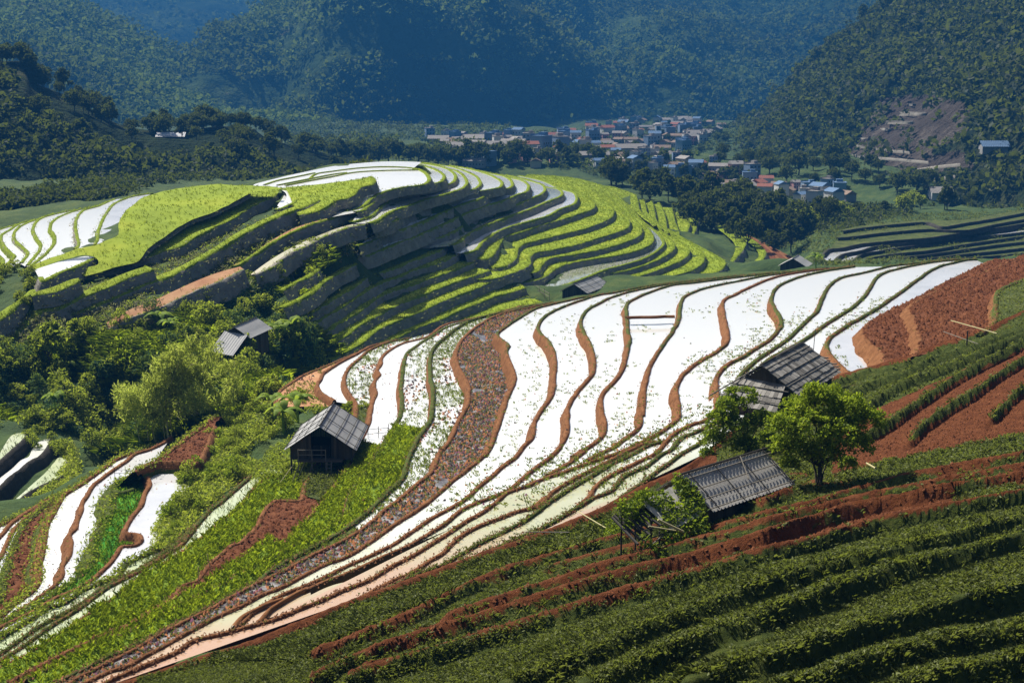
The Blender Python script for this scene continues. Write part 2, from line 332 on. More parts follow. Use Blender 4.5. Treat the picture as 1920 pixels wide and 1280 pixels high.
C('D', 25.2, 'water_white', "Z2 1450 118, 1300 132, 1100 155, 900 180, 700 205, 550 222, 400 268, 300 310, 218 360; Z3 1490 150, 1497 230, 1502 320, 1515 380, 1500 450, 1465 600, 1400 700, 1310 800, 1303 900, 1330 1050, 1310 1110, 1200 1200, 1100 1270; Y1 380 420, 280 500, 200 550, 105 602", upper='E', dz=0.85)
C('C', 25.9, 'water_white', "Z2 1300 127, 1100 148, 900 168, 700 195, 480 220, 330 250, 200 280, 80 320; Z3 1280 122, 1220 150, 1175 195, 1150 260, 1180 350, 1222 430, 1242 500, 1250 565, 1240 630, 1190 700, 1100 810, 1050 900, 1045 1000, 1040 1100, 1000 1180, 920 1270; Y2 1560 230, 1450 310, 1350 390, 1260 470, 1150 520, 1000 575, 920 610, 850 660, 750 740, 640 810, 500 890, 350 955, 200 1025, 0 1115; Y3 1450 530, 1345 578", upper='D', dz=0.85)
C('B', 26.7, 'water_white', "Z2 1100 145, 900 165, 700 188, 480 212, 300 240, 100 280, 0 295; Z3 1150 95, 1050 130, 900 200, 850 250, 828 300, 850 350, 905 400, 950 500, 956 580, 945 690, 935 790, 850 920, 800 1010, 785 1120, 720 1190, 650 1275; Y2 1200 300, 1100 390, 1000 470, 900 560, 700 670, 500 800, 400 870, 200 970, 0 1060; Y3 1500 470, 1300 560, 1150 620, 1000 700, 900 780, 840 840, 790 868", upper='C', dz=0.9)
C('A', 27.6, 'water_white', "Z2 900 163, 700 187, 480 213, 300 243, 100 285; Z3 1200 65, 1050 97, 900 132, 800 162, 720 205, 620 270, 560 310, 522 350, 560 395, 605 435, 588 470, 605 530, 642 620, 650 700, 605 800, 570 900, 540 1000, 490 1140, 430 1265; Y2 1100 160, 1050 222, 950 310, 800 430, 600 600, 400 730, 200 870, 0 990; Y3 1500 382, 1300 480, 1150 560, 1000 620, 850 700, 650 790, 450 900, 250 1010, 100 1090, 0 1150; Y5 800 1200, 650 1275, 560 1330", upper='B', dz=1.0, w=0.75)
C('K', 28.55, 'dense', "Z3 1000 105, 880 128, 740 155, 620 178, 500 218, 400 272, 310 340, 240 420, 215 490, 220 560, 262 650, 303 730, 305 840, 290 900, 230 1000, 180 1120, 100 1220; Y2 740 175, 712 240, 690 310, 640 370, 560 430, 420 550, 300 640, 200 730, 0 860; Y3 1400 312, 1200 420, 1000 520, 800 620, 600 730, 300 880, 0 1050; Y5 800 1130, 600 1230, 480 1300", upper='A', dz=0.9, w=0.7, face=0.0, top=0.3)
C('L', 29.2, [('seed',0,985),('grass',985,9999)], "Z3 940 112, 850 130, 740 148, 600 182, 430 218, 300 260, 230 300, 150 360, 80 420, 32 480, 20 560, 22 680, 40 760, 40 880, 20 1000; Z4 1150 860, 1100 950, 1050 1060, 1030 1150, 1000 1210; Y2 440 410, 330 510, 200 640, 100 720, 0 790; Y3 1400 262, 1200 370, 1050 460, 970 530, 850 590, 600 720, 450 800, 200 930, 0 1030; Y5 800 1095, 500 1245, 380 1310", upper='K', dz=0.7, top=0.95, bh=0.25)
C('M', 29.8, [('seed',0,793),('rice_near',793,9999)], "Z3 860 120, 720 138, 540 195, 300 250, 150 290, 80 330, 0 380; Z4 1110 200, 1050 250, 1022 330, 1012 420, 1002 500, 1010 600, 1000 700, 965 770, 930 830, 870 920, 800 1060, 740 1150, 640 1270; Y2 0 690; Y3 1450 150, 1300 220, 1150 310, 900 430, 700 540, 400 690, 0 900; Y5 800 950, 500 1100, 200 1260", upper='L', dz=0.6, top=0.9, bh=0.1)
C('NN', 30.4, [('water_white',0,826),('rice_near',826,9999)], "Z3 700 135, 540 185, 300 238, 120 282; Z4 1200 125, 1100 152, 1000 180, 900 240, 852 290, 850 330, 822 380, 838 410, 806 450, 802 500, 812 550, 790 600, 772 700, 750 790, 710 870, 690 940, 650 1000, 600 1090, 530 1210; W 1330 1100, 1230 1200, 1150 1275; Y3 1080 190, 950 265, 830 345, 720 425, 640 475, 560 550, 400 600, 330 655, 0 850; Y5 700 1000, 300 1200, 100 1310", upper='M', dz=0.6, top=0.3, bh=0.1)
C('O', 31.0, [('seed',0,762),('grass',762,930),('soil',930,9999)], "Z4 1060 140, 930 162, 760 230, 680 300, 612 360, 578 430, 582 500, 622 570, 665 640, 655 760, 600 900; W 1400 700, 1330 820, 1290 950, 1180 956, 1092 962, 1012 1042, 962 1150, 902 1212, 822 1280; Y3 780 250, 680 330, 600 400, 540 480, 500 520, 400 560, 330 640, 180 740, 0 840; Y5 640 980, 300 1150, 60 1280", upper='NN', dz=0.6, top=0.5)
C('R1', 31.4, [('water_white',0,752)], "Z4 900 165, 760 205, 640 272, 560 310, 480 360, 412 410, 400 440, 372 490, 392 540, 430 570, 500 610", upper='O', dz=0.5, top=0.2)
C('R2', 31.9, 'soil_pink', "Z4 960 145, 800 205, 600 280, 450 345, 280 415, 180 475, 90 540, 60 600, 120 650", upper='R1', dz=1.0, top=0.6)
C('T', 31.6, 'rice_near', "W 1420 640, 1250 700, 1180 780, 1020 790, 940 860, 860 960, 780 1040, 640 1150, 500 1265; Y5 1240 370, 1050 475, 850 640, 600 800, 400 940, 200 1060, 0 1160, -100 1215", upper='O', dz=0.4, top=1.0, bh=0.05)
C('U', 32.1, 'water_young', "W 1130 600, 960 740, 880 800, 800 870, 700 960, 620 1020, 540 1100, 450 1210, 400 1270; Y5 1450 130, 1350 245, 1250 312, 1100 410, 950 488, 800 568, 720 625, 600 715, 400 840, 200 980, 0 1110, -100 1165", upper='T', dz=0.5, top=0.6)
C('U2', 32.5, 'water_young', "Y5 1520 70, 1440 118, 1330 230, 1230 300, 1090 395, 940 475, 790 555, 700 612, 600 690, 400 795, 200 915, 0 1062, -100 1120", upper='U', dz=0.4, top=0.9)
C('V', 32.9, 'water_young', "Y5 1480 75, 1400 140, 1280 250, 1110 312, 930 402, 880 478, 750 532, 600 595, 480 682, 350 722, 250 790, 0 942, -100 1000", upper='U2', dz=0.6, top=0.9)
C('X1', 33.4, 'water_grey', "Y4 1500 180, 1320 188, 1140 192, 1100 220, 1092 280, 1115 350, 1080 420, 1060 500, 1000 580, 950 650, 932 715, 1035 738, 1050 775, 1010 810, 905 822, 870 870, 800 960, 720 1040, 640 1100, 540 1150, 400 1212; Y5 250 742, 0 862, -100 920", upper='P 395 865, 372 880, 345 930, 312 990, 280 1030, 235 1062, 222 1080, 190 1092, 150 1107, 100 1135, 60 1160, 0 1196, -25 1210', dz=0.6, top=0.3)
C('Yc', 34.1, 'rice_bright', "Y4 1010 318, 920 322, 862 345, 846 400, 838 500, 828 580, 762 650, 742 720, 705 850, 700 930, 605 1030, 500 1110, 430 1165, 350 1215; Y5 230 735, 80 812, 0 852, -100 905", upper='X1', dz=0.9, w=1.5, face=1.0, top=1.0, bw=0.5)
C('Zc', 35.0, 'water_grey', "Y4 1280 0, 1190 60, 1100 100, 1000 130, 940 180, 850 240, 740 320, 690 360, 640 440, 605 500, 600 550, 570 620, 555 690, 512 735, 525 790, 522 850, 490 920, 460 970, 463 1020, 440 1070, 380 1130, 270 1210; Y5 180 710, 0 832, -100 890", upper='Yc', dz=0.9, w=0.8)
C('AA', 35.8, 'water_white', "Y4 1180 60, 1060 100, 900 152, 800 212, 720 270, 640 330, 560 380, 470 440, 430 500, 390 570, 350 650, 330 740, 320 800, 310 880, 290 960, 295 1020, 280 1090, 240 1150, 170 1200; Y5 80 710, 0 788, -100 850", upper='Zc', dz=1.0, w=1.5, face=0.9, top=0.1)
C('BB', 36.7, 'soil', "Y4 470 420, 400 460, 320 525, 250 590, 182 650, 150 720, 110 800, 80 900, 60 980, 40 1060, 28 1150, 0 1230, -60 1290", upper='AA', dz=0.8, w=1.1, face=0.9, top=0.9)
C('CC', 37.3, 'water_grey', "Y4 430 442, 330 492, 250 560, 170 620, 110 680, 70 740, 40 800, 0 890, -60 960", upper='BB', dz=0.5)
C('DD', 37.7, 'water_white', "Y4 420 440, 330 478, 250 530, 140 600, 60 660, 0 730, -60 790", upper='CC', dz=0.5)
C('EE', 38.1, 'water_white', "Y4 480 435, 400 462, 300 518, 180 578, 90 620, 0 655, -60 690", upper='DD', dz=1.2, w=1.2, face=0.3)
C('YF', 34.6, 'rice_bright', "Y4 1010 322, 925 326, 868 346, 850 405, 930 428, 1000 405", upper=None, dz=0.5)
del CUR['YF']
# soil plot behind the flooded corner and its bank
C('S1', 32.6, 'soil', "W 700 340, 640 335, 560 400, 470 460, 330 570, 180 680, 60 730, 40 745", upper='P 405 790, 398 815, 385 842, 372 868, 340 868, 290 868, 262 878', dz=1.0, w=1.6, face=0.9, top=0.9)

# ---- the far terraced hill (family F3), outward = to the left of travel
kw = dict(side=1, bank='bank_far', top=0.9, face=0.06, bw=0.5, bh=0.12)
TOP0 = "T2 300 268, 480 215, 700 165, 900 125, 1130 100, 1300 90, 1500 92, 1700 97, 1920 125; T3 450 165, 520 185"
C('W1', 18, 'water_white', "T2 1480 156, 1560 156, 1612 188, 1632 222, 1605 256, 1400 290, 1270 327, 1200 367, 1140 420, 1060 455, 1000 470, 940 500, 890 525, 800 548", upper="T2 1560 95, 1500 92, 1300 90, 1130 100, 900 125, 700 165, 480 215, 300 268, 420 282, 520 290, 640 330, 700 400, 740 480, 780 545", dz=0.95, s=0.055, vref=336, **kw)
C('W2', 18.9, 'water_white', "T2 1130 108, 1300 97, 1450 105, 1600 128, 1690 160, 1738 200, 1730 232, 1650 262, 1500 290, 1350 327, 1250 367, 1190 412, 1130 457, 1070 472", upper='W1', dz=1.0, s=0.035, vref=330, **kw)
C('W3', 19.8, 'water_white', "T2 1300 95, 1480 100, 1650 117, 1770 150, 1825 200, 1815 240, 1740 272, 1600 312, 1450 347, 1320 392, 1260 432, 1200 492, 1130 522, 1040 548", upper='W2', dz=1.0, s=0.033, vref=333, **kw)
C('W4', 20.8, 'water_white', "T2 1480 97, 1600 105; T3 150 142, 250 172, 300 218, 310 250, 280 290, 200 320, 100 350, 0 376; T2 1450 430, 1330 472, 1240 532, 1170 555", upper='W3', dz=1.1, s=0.025, vref=340, **kw)
C('W5', 21.9, 'water_white', "T2 1600 102; T3 100 118, 200 132, 300 165, 380 205, 410 250, 390 285, 300 315, 200 348, 100 385, 0 425; T2 1450 485, 1300 560, 1190 592", upper='W4', dz=1.2, s=0.025, vref=345, **kw)
C('W6', 22.4, 'water_white', "T3 180 122, 300 142, 430 175, 520 210, 575 252, 560 282, 480 302, 400 315", upper='W5', dz=1.1, s=0.025, vref=345, **kw)
C('W7', 23.3, 'water_grey', "T3 300 138, 480 180, 600 207, 642 237, 650 270, 620 292, 560 302, 450 347, 400 372, 300 402, 150 462, 0 532; T2 1450 592, 1300 632, 1180 692, 1080 725", upper='W5', dz=1.4, s=0.025, vref=347, **kw)
C('W8', 24.6, 'water_white', "T3 420 165, 620 212, 740 242, 772 275, 760 312, 680 342, 590 382, 450 422, 270 492, 150 552, 0 617; T2 1450 682, 1300 737, 1150 797, 1080 805", upper='W7', dz=1.5, s=0.025, vref=350, **kw)
C('W9', 26.0, 'water_grey', "T3 520 185, 760 232, 882 272, 896 302, 870 332, 780 372, 720 397, 600 432, 450 482, 300 552, 200 622, 100 662, 0 692; T2 1480 722", upper='W8', dz=1.5, s=0.025, vref=355, **kw)
C('W10', 27.4, 'water_olive', "T3 600 192, 780 232, 900 282, 1000 300, 1026 332, 1010 352, 900 397, 800 442, 600 512, 400 592, 300 652, 240 702, 190 722", upper='W9', dz=1.5, s=0.02, vref=362, **kw)
C('W11', 28.8, 'water_grey', "T3 700 198, 880 238, 1020 300, 1120 332, 1132 370, 1120 402, 1000 452, 920 497, 800 532, 600 592, 480 652, 420 702, 380 752, 280 782", upper='W10', dz=1.5, s=0.02, vref=373, **kw)
RT = 'rice_far'
C('W12', 30.2, RT, "T3 760 190, 900 202, 1060 260, 1160 330, 1230 370, 1262 412, 1250 442, 1150 482, 1000 532, 800 592, 650 642, 580 662, 560 692, 530 742, 490 802, 440 822, 350 822", upper='W11', dz=1.5, s=0.02, vref=387, **kw)
C('W13', 31.6, RT, "T3 900 198, 1000 205, 1150 240, 1280 330, 1350 385, 1402 450, 1392 502, 1330 542, 1200 592, 1000 642, 800 692, 720 714, 682 752, 672 812, 620 862, 540 887, 460 882", upper='W12', dz=1.5, s=0.02, vref=400, **kw)
C('W14', 33.0, RT, "T3 1050 208, 1200 240, 1330 330, 1420 410, 1480 480, 1522 542, 1512 582, 1430 622, 1300 662, 1100 722, 900 762, 800 784, 772 822, 782 852, 740 892, 640 932, 500 972, 390 980", upper='W13', dz=1.4, s=0.015, vref=420, **kw)
C('W15', 34.2, RT, "T3 1150 228, 1280 262, 1400 340, 1480 430, 1560 520, 1612 590, 1602 642, 1500 692, 1300 752, 1100 792, 920 824, 862 872, 840 912, 790 930", upper='W14', dz=1.3, s=0.015, vref=435, **kw)
C('W16', 35.4, RT, "T3 1240 250, 1350 300, 1450 400, 1560 490, 1650 580, 1702 660, 1692 702, 1600 752, 1450 792, 1250 824, 1050 864, 960 902, 900 952, 800 992, 700 1008", upper='W15', dz=1.3, s=0.015, vref=450, **kw)
C('W17', 36.5, 'water_olive', "T3 1640 565, 1720 612, 1772 670, 1782 712, 1720 772, 1620 825, 1480 868, 1350 902, 1200 962, 1100 1000, 1000 1032, 910 1038", upper='W16', dz=1.0, s=0.015, vref=457, **kw)
C('W18', 37.4, RT, "T3 1300 262, 1420 330, 1500 420, 1600 500, 1720 580, 1800 645, 1860 715, 1850 752, 1750 822, 1600 882, 1450 922, 1280 947, 1150 1000", upper='W16', dz=1.2, s=0.015, vref=465, **kw)
C('W19', 38.5, RT, "T5 100 270, 250 300, 330 400, 430 520, 560 620, 700 690, 772 760, 740 812, 600 882, 400 952, 250 992, 150 1005", upper='W18', dz=1.2, s=0.01, vref=470, **kw)
C('W20', 39.6, RT, "T5 250 300, 330 330, 400 450, 520 570, 660 650, 780 700, 850 750, 882 800, 870 852, 780 912, 600 962, 450 1002, 280 1048, 180 1060", upper='W19', dz=1.2, s=0.01, vref=485, **kw)
C('W21', 40.8, RT, "T5 340 330, 420 440, 560 560, 700 650, 830 720, 960 790, 1042 850, 1010 902, 920 942, 780 972, 600 1010", upper='W20', dz=1.6, s=0.01, vref=495, **kw)
# right flank strips that run down from the skyline
d = dict(kw); d.update(bh=0.1)
C('d1', 35.6, RT, "T5 372 345, 385 400, 392 445, 425 490, 520 570", upper="T5 330 325, 330 400, 400 500, 510 575", dz=1.6, w=0.9, **d)
C('d2', 37.0, RT, "T5 430 380, 442 430, 448 465, 485 510, 570 600", upper='d1', dz=1.6, w=0.9, **d)
C('d3', 38.4, RT, "T5 490 390, 502 430, 512 480, 525 535, 620 630", upper='d2', dz=1.6, w=0.9, **d)
C('d4', 39.8, RT, "T5 545 400, 565 440, 585 490, 595 540, 605 600, 670 650", upper='d3', dz=1.6, w=0.9, **d)
C('d5', 41.2, RT, "T5 640 440, 652 490, 662 540, 682 590, 700 660", upper='d4', dz=1.6, w=0.9, **d)
C('d6', 42.6, RT, "T5 735 470, 745 520, 772 560, 755 620", upper='d5', dz=1.6, w=0.9, **d)
C('d7', 44.0, RT, "T5 842 500, 832 560, 800 640", upper='d6', dz=2.5, w=1.4, **d)
C('s1', 44.0, RT, "T5 935 555, 1010 580, 1110 645, 1190 690, 1182 740, 1130 800, 1092 850", upper="T5 930 560, 1040 640, 1110 712, 1112 760, 1075 840", dz=1.8, w=1.2, **d)
C('s2', 45.6, RT, "T5 1090 620, 1190 650, 1290 710, 1342 770, 1322 830, 1270 880, 1230 930", upper="T5 1100 650, 1195 690, 1270 750, 1290 800, 1200 890, 1180 930", dz=1.8, w=1.2, **d)
b = dict(d); b.update(bank='bank_brown', top=0.1, face=0.3)
C('s3', 47.2, 'soil', "T5 1150 620, 1300 690, 1400 770, 1445 820, 1455 870, 1430 925", upper='s2', dz=1.6, w=1.2, **b)
C('s4', 48.8, 'soil', "T5 1330 700, 1430 760, 1500 810, 1532 860, 1515 920", upper='s3', dz=1.6, w=1.2, **b)
C('s5', 50.4, 'soil', "T5 1400 740, 1500 790, 1580 830, 1650 880, 1690 915", upper='s4', dz=2.0, w=1.6, **b)
# lower left flight of thin strips
def tiny(name, h, txt, upper, dz=1.6, typ=RT): C(name, h, typ, txt, upper=upper, dz=dz, s=0.02, vref=None, **kw)
C('em', 28.3, RT, "T4 480 340, 430 375, 350 420, 290 450, 200 500", upper="T4 490 325, 440 352, 350 400, 280 440, 190 485", dz=1.3, s=0.02, **kw)
C('e0', 29.5, RT, "T4 745 305, 680 338, 600 380, 500 450, 430 512, 350 560, 255 605, 200 630", upper="T4 735 285, 660 320, 580 370, 480 430, 420 480, 340 540, 240 590, 190 610", dz=1.3, s=0.02, **kw)
C('e1', 31, RT, "T4 1430 165, 1380 198, 1200 268, 1000 342, 850 392, 740 472, 600 552, 540 592, 420 662, 320 702, 260 730", upper="T4 1420 135, 1330 165, 1180 225, 980 310, 830 365, 700 430, 560 530, 420 630, 310 690, 250 715", dz=1.3, s=0.02, **kw)
C('e2', 32.3, RT, "T4 1515 225, 1400 282, 1200 342, 1000 417, 960 432, 800 522, 680 602, 600 652, 480 722, 360 788, 300 815", upper='e1', dz=1.3, s=0.02, **kw)
C('e3', 33.6, RT, "T4 1635 288, 1500 342, 1300 412, 1060 492, 900 562, 800 642, 700 702, 600 762, 505 818, 440 850", upper='e2', dz=1.3, s=0.02, **kw)
C('e4', 34.9, RT, "T4 1755 348, 1600 402, 1510 432, 1300 512, 1150 572, 1000 642, 870 707, 780 762, 700 822, 585 892, 520 930", upper='e3', dz=1.3, s=0.02, **kw)
C('e5', 36.2, RT, "T4 1930 340, 1830 400, 1715 458, 1500 542, 1330 612, 1200 672, 1050 732, 940 782, 880 822, 800 892, 640 978, 560 1020", upper='e4', dz=1.3, s=0.02, **kw)
C('e6', 37.5, RT, "T4 2020 480, 1920 512, 1800 542, 1650 602, 1500 662, 1400 712, 1240 770, 1100 830, 1000 880", upper='e5', dz=1.3, s=0.02, **kw)
C('e7', 38.8, RT, "T4 2150 590, 2020 612, 1920 632, 1750 682, 1600 738, 1450 780, 1300 840", upper='e6', dz=1.3, s=0.02, **kw)
# brown strips in the gully between the two far hills
C('q1', 25.1, 'soil_pink', "T2 860 530, 720 570, 600 622, 430 712, 330 782, 205 862, 150 880", upper="T2 850 520, 700 560, 580 605, 420 695, 320 765, 200 848, 150 868", dz=2.4, s=0.056, vref=470, w=1.2, **{**kw, 'face': 0.0})
C('q2', 25.4, 'water_mud', "T2 1140 570, 1060 580, 950 612, 830 662, 700 732, 580 785, 500 845, 420 902, 310 945", upper="T2 1040 560, 930 590, 800 640, 660 700, 540 760, 440 820, 360 875, 280 935", dz=1.6, s=0.048, vref=476, **{**kw, 'top': 0.5})
C('q3', 29.5, 'soil_pink', "T1 1830 742, 1700 812, 1550 872, 1350 962, 1200 1032, 1000 1102, 900 1150, 820 1190", upper="T1 1800 720, 1650 760, 1500 815, 1300 905, 1150 975, 1000 1030, 880 1090, 800 1140", dz=2.2, s=0.055, vref=560, w=1.3, **{**kw, 'top': 0.3})

# ---- the green hill on the left (family F4)
C('gf', 17.5, RT, "T2 1185 206, 1216 235, 1190 267, 1100 292, 1060 342, 1000 372, 920 387, 850 432, 760 472, 640 498", upper="T2 540 285, 700 272, 900 250, 1100 222, 1180 206", dz=1.0, s=0.057, vref=340, **kw)
C('h1', 19.6, 'water_white', "T2 520 296, 600 295, 690 305, 742 338, 740 372, 690 402, 620 432, 540 462", upper="T2 520 294, 530 340, 480 420", dz=1.0, s=0.055, vref=370, **kw)
C('h1b', 19.3, 'water_white', "T2 505 298, 560 302, 615 325, 635 360, 615 400, 550 432, 480 458", upper="T2 500 296, 545 330, 545 370, 480 440", dz=0.5, s=0.055, vref=370, **kw)
C('g1', 20.8, RT, "T2 270 335, 180 385, 60 440, 0 472; T1 1420 377, 1300 452, 1180 532, 1100 592, 1058 655", upper=None, dz=0.25, s=0.059, vref=400, **kw)
C('g2', 22.9, RT, "T2 475 338, 420 372, 350 397, 250 452, 150 522, 0 592; T1 1480 492, 1350 572, 1230 602, 1150 642, 1060 662, 900 722, 760 762, 650 792, 500 802", upper="T2 515 292, 400 302, 290 330, 170 380, 50 432, 0 464; T1 1410 370, 1290 443, 1170 523, 1090 583, 1045 650, 900 690, 740 740, 640 770, 500 790", dz=1.0, s=0.057, vref=430, **kw)
C('g3', 24.3, RT, "T2 548 325, 545 368, 480 422, 420 442, 300 502, 150 592, 0 665; T1 1500 545, 1400 592, 1280 662, 1170 692, 1100 705", upper='g2', dz=1.4, s=0.057, vref=440, **kw)
C('h0', 28.2, RT, "T1 600 825, 560 850, 420 912, 280 932, 240 945", upper="T1 590 805, 540 815, 400 870, 270 910, 230 930", dz=1.3, s=0.055, vref=545, **kw)
C('h3', 28.3, RT, "T1 1150 740, 1130 752, 1000 792, 800 882, 600 962, 450 1032, 320 1062, 200 1162, 100 1262, 50 1330", upper="T1 1100 715, 960 760, 780 835, 580 925, 440 985, 310 1020, 190 1120, 80 1230, 20 1320", dz=1.5, s=0.056, vref=540, **kw)
C('h2', 25, RT, "T2 800 380, 690 432, 600 462, 500 502, 350 572, 200 652, 0 778; T1 1450 702, 1300 782, 1150 832, 1000 892, 800 982, 680 1032, 560 1070, 480 1100", upper="T2 760 372, 680 410, 580 440, 480 480, 330 548, 180 625, 0 740; T1 1450 665, 1300 742, 1150 800, 990 860, 790 950, 670 1000, 550 1045, 470 1075", dz=2.0, s=0.0555, vref=475, w=1.2, **kw)
C('hm', 29.6, RT, "T1 -60 1160, 0 1122, 100 1042, 200 952, 270 915", upper="T1 -60 1080, 0 1060, 60 1020, 130 980, 230 895, 265 890", dz=1.8, s=0.05, vref=570, **{**kw, 'side': -1})
C('wf', 26.6, 'water_white', "T1 724 655, 600 712, 450 772, 315 828, 290 800", upper="T1 260 740, 350 710, 450 680, 560 655, 640 640, 700 645", dz=1.3, s=0.03, vref=510, **kw)
fl = dict(bank='bank_far', top=0.8, face=0.75, bw=0.35, bh=0.12)
C('w1', 24.4, 'water_grey', "T1 1140 172, 1080 178, 950 205, 850 250, 790 320, 750 400, 732 450, 722 520, 700 560", upper="T1 1130 176, 1040 225, 930 320, 890 410, 890 480, 800 520, 700 562", dz=0.5, s=0.025, vref=440, **fl)
C('w2', 24.8, 'water_white', "T1 850 215, 780 245, 735 266, 610 305, 568 360, 560 420, 572 500, 582 560, 560 590", upper='w1', dz=0.5, s=0.025, vref=440, **{**fl, 'face': 0.2})
C('w3', 25.3, 'water_white', "T1 740 262, 640 282, 560 302, 450 342, 390 382, 368 430, 400 490, 402 540, 350 610, 230 712", upper='w2', dz=0.6, s=0.025, vref=440, **fl)
C('w4', 25.8, 'water_white', "T1 560 295, 400 328, 280 372, 240 440, 270 510, 300 560, 290 600, 195 712", upper='w3', dz=0.7, s=0.025, vref=445, **fl)
C('w5', 26.3, 'water_white', "T1 400 325, 260 370, 140 422, 95 480, 112 530, 170 582, 200 622, 150 695", upper='w4', dz=0.8, s=0.025, vref=455, **{**fl, 'face': 0.5})
C('w6', 26.9, 'water_white', "T1 260 368, 140 400, 60 450, 2 490, 20 560, 80 622, 102 645, 20 720", upper='w5', dz=1.0, s=0.025, vref=465, **fl)
C('w7', 27.6, 'water_white', "T1 130 402, 0 440, -80 480, -90 560, -40 620, 20 680, 0 730", upper='w6', dz=1.0, s=0.025, vref=470, **fl)
# ---- dim terraces on the right behind the flooded slope
kd = dict(side=1, bank='bank_dark', top=0.35, face=0.0, bw=0.4, bh=0.1, s=0.0)
def tz(s): return s
C('t1', 41.6, 'grass', "T6 1960 790, 1700 840, 1500 872, 1300 900, 1200 870, 1000 880, 800 900, 640 920, 560 935", upper="T6 1960 760, 1700 810, 1450 850, 1150 852, 900 870, 700 895, 560 920", dz=0.9, **kd)
C('t2', 42.4, 'grass', "T6 1960 840, 1700 885, 1500 925, 1200 920, 1000 935, 800 955, 640 975, 520 985", upper='t1', dz=0.9, **kd)
C('t3', 43.2, 'grass', "T6 1960 870, 1750 905, 1600 920, 1400 955, 1200 985, 1000 1000, 800 1020, 700 1030, 560 1060, 450 1075, 420 1110", upper='t2', dz=0.9, **kd)
C('t4', 44.0, 'water_grey', "T6 1960 880, 1800 900, 1600 940, 1350 980, 1150 1010, 950 1030, 800 1050, 700 1080, 560 1110, 510 1150, 510 1200", upper='t3', dz=0.9, **kd)
C('t5', 44.8, 'water_grey', "T6 1960 935, 1800 955, 1600 975, 1400 1000, 1200 1030, 1000 1055, 850 1080, 700 1110, 640 1160, 610 1200", upper='t4', dz=0.9, **kd)
C('t6', 45.6, 'grass', "T6 1960 965, 1750 995, 1500 1030, 1200 1080, 1000 1100, 850 1120, 720 1150, 660 1190", upper='t5', dz=0.9, **kd)
C('t7', 46.4, 'grass', "T6 1960 1010, 1700 1040, 1450 1075, 1200 1110, 950 1140, 800 1165, 740 1195", upper='t6', dz=0.9, **kd)
C('t8', 47.2, 'grass', "T6 1960 1055, 1700 1085, 1450 1110, 1200 1140, 1000 1160", upper='t7', dz=0.9, **kd)
C('t9', 48.0, 'grass', "T6 1960 1095, 1750 1115, 1500 1135, 1300 1155", upper='t8', dz=1.5, **kd)

# small paddies at the mouth of the gully
kv = dict(side=1, bank='bank_dark', top=0.3, face=0.02, bw=0.18, bh=0.06)
C('vp1', 39.0, 'water_young', "Y4 200 -40, 188 0, 130 60, 60 120, 0 175, -60 215", upper="Y4 188 -45, 90 -20, 30 60, 0 110, -60 160", dz=1.2, **kv)
C('vp2', 40.0, 'water_white', "Y4 385 10, 362 60, 300 140, 240 170, 150 240, 60 310, 0 370, -60 410", upper="Y4 372 0, 290 30, 240 90, 215 140, 160 165, 90 230, 0 300, -60 350", dz=1.3, **kv)
C('vp3', 40.9, 'water_young', "Y4 508 180, 500 240, 480 285, 430 312, 330 352, 200 425, 100 502, 50 510", upper="Y4 500 165, 450 140, 400 190, 340 260, 250 340, 150 430, 60 500", dz=1.6, **kv)
C('S2', 32.6, 'soil', "P 258 880, 290 868, 340 867, 374 868, 388 842, 404 800", upper=None, dz=0.8, w=0.9, face=0.9, top=0.9)
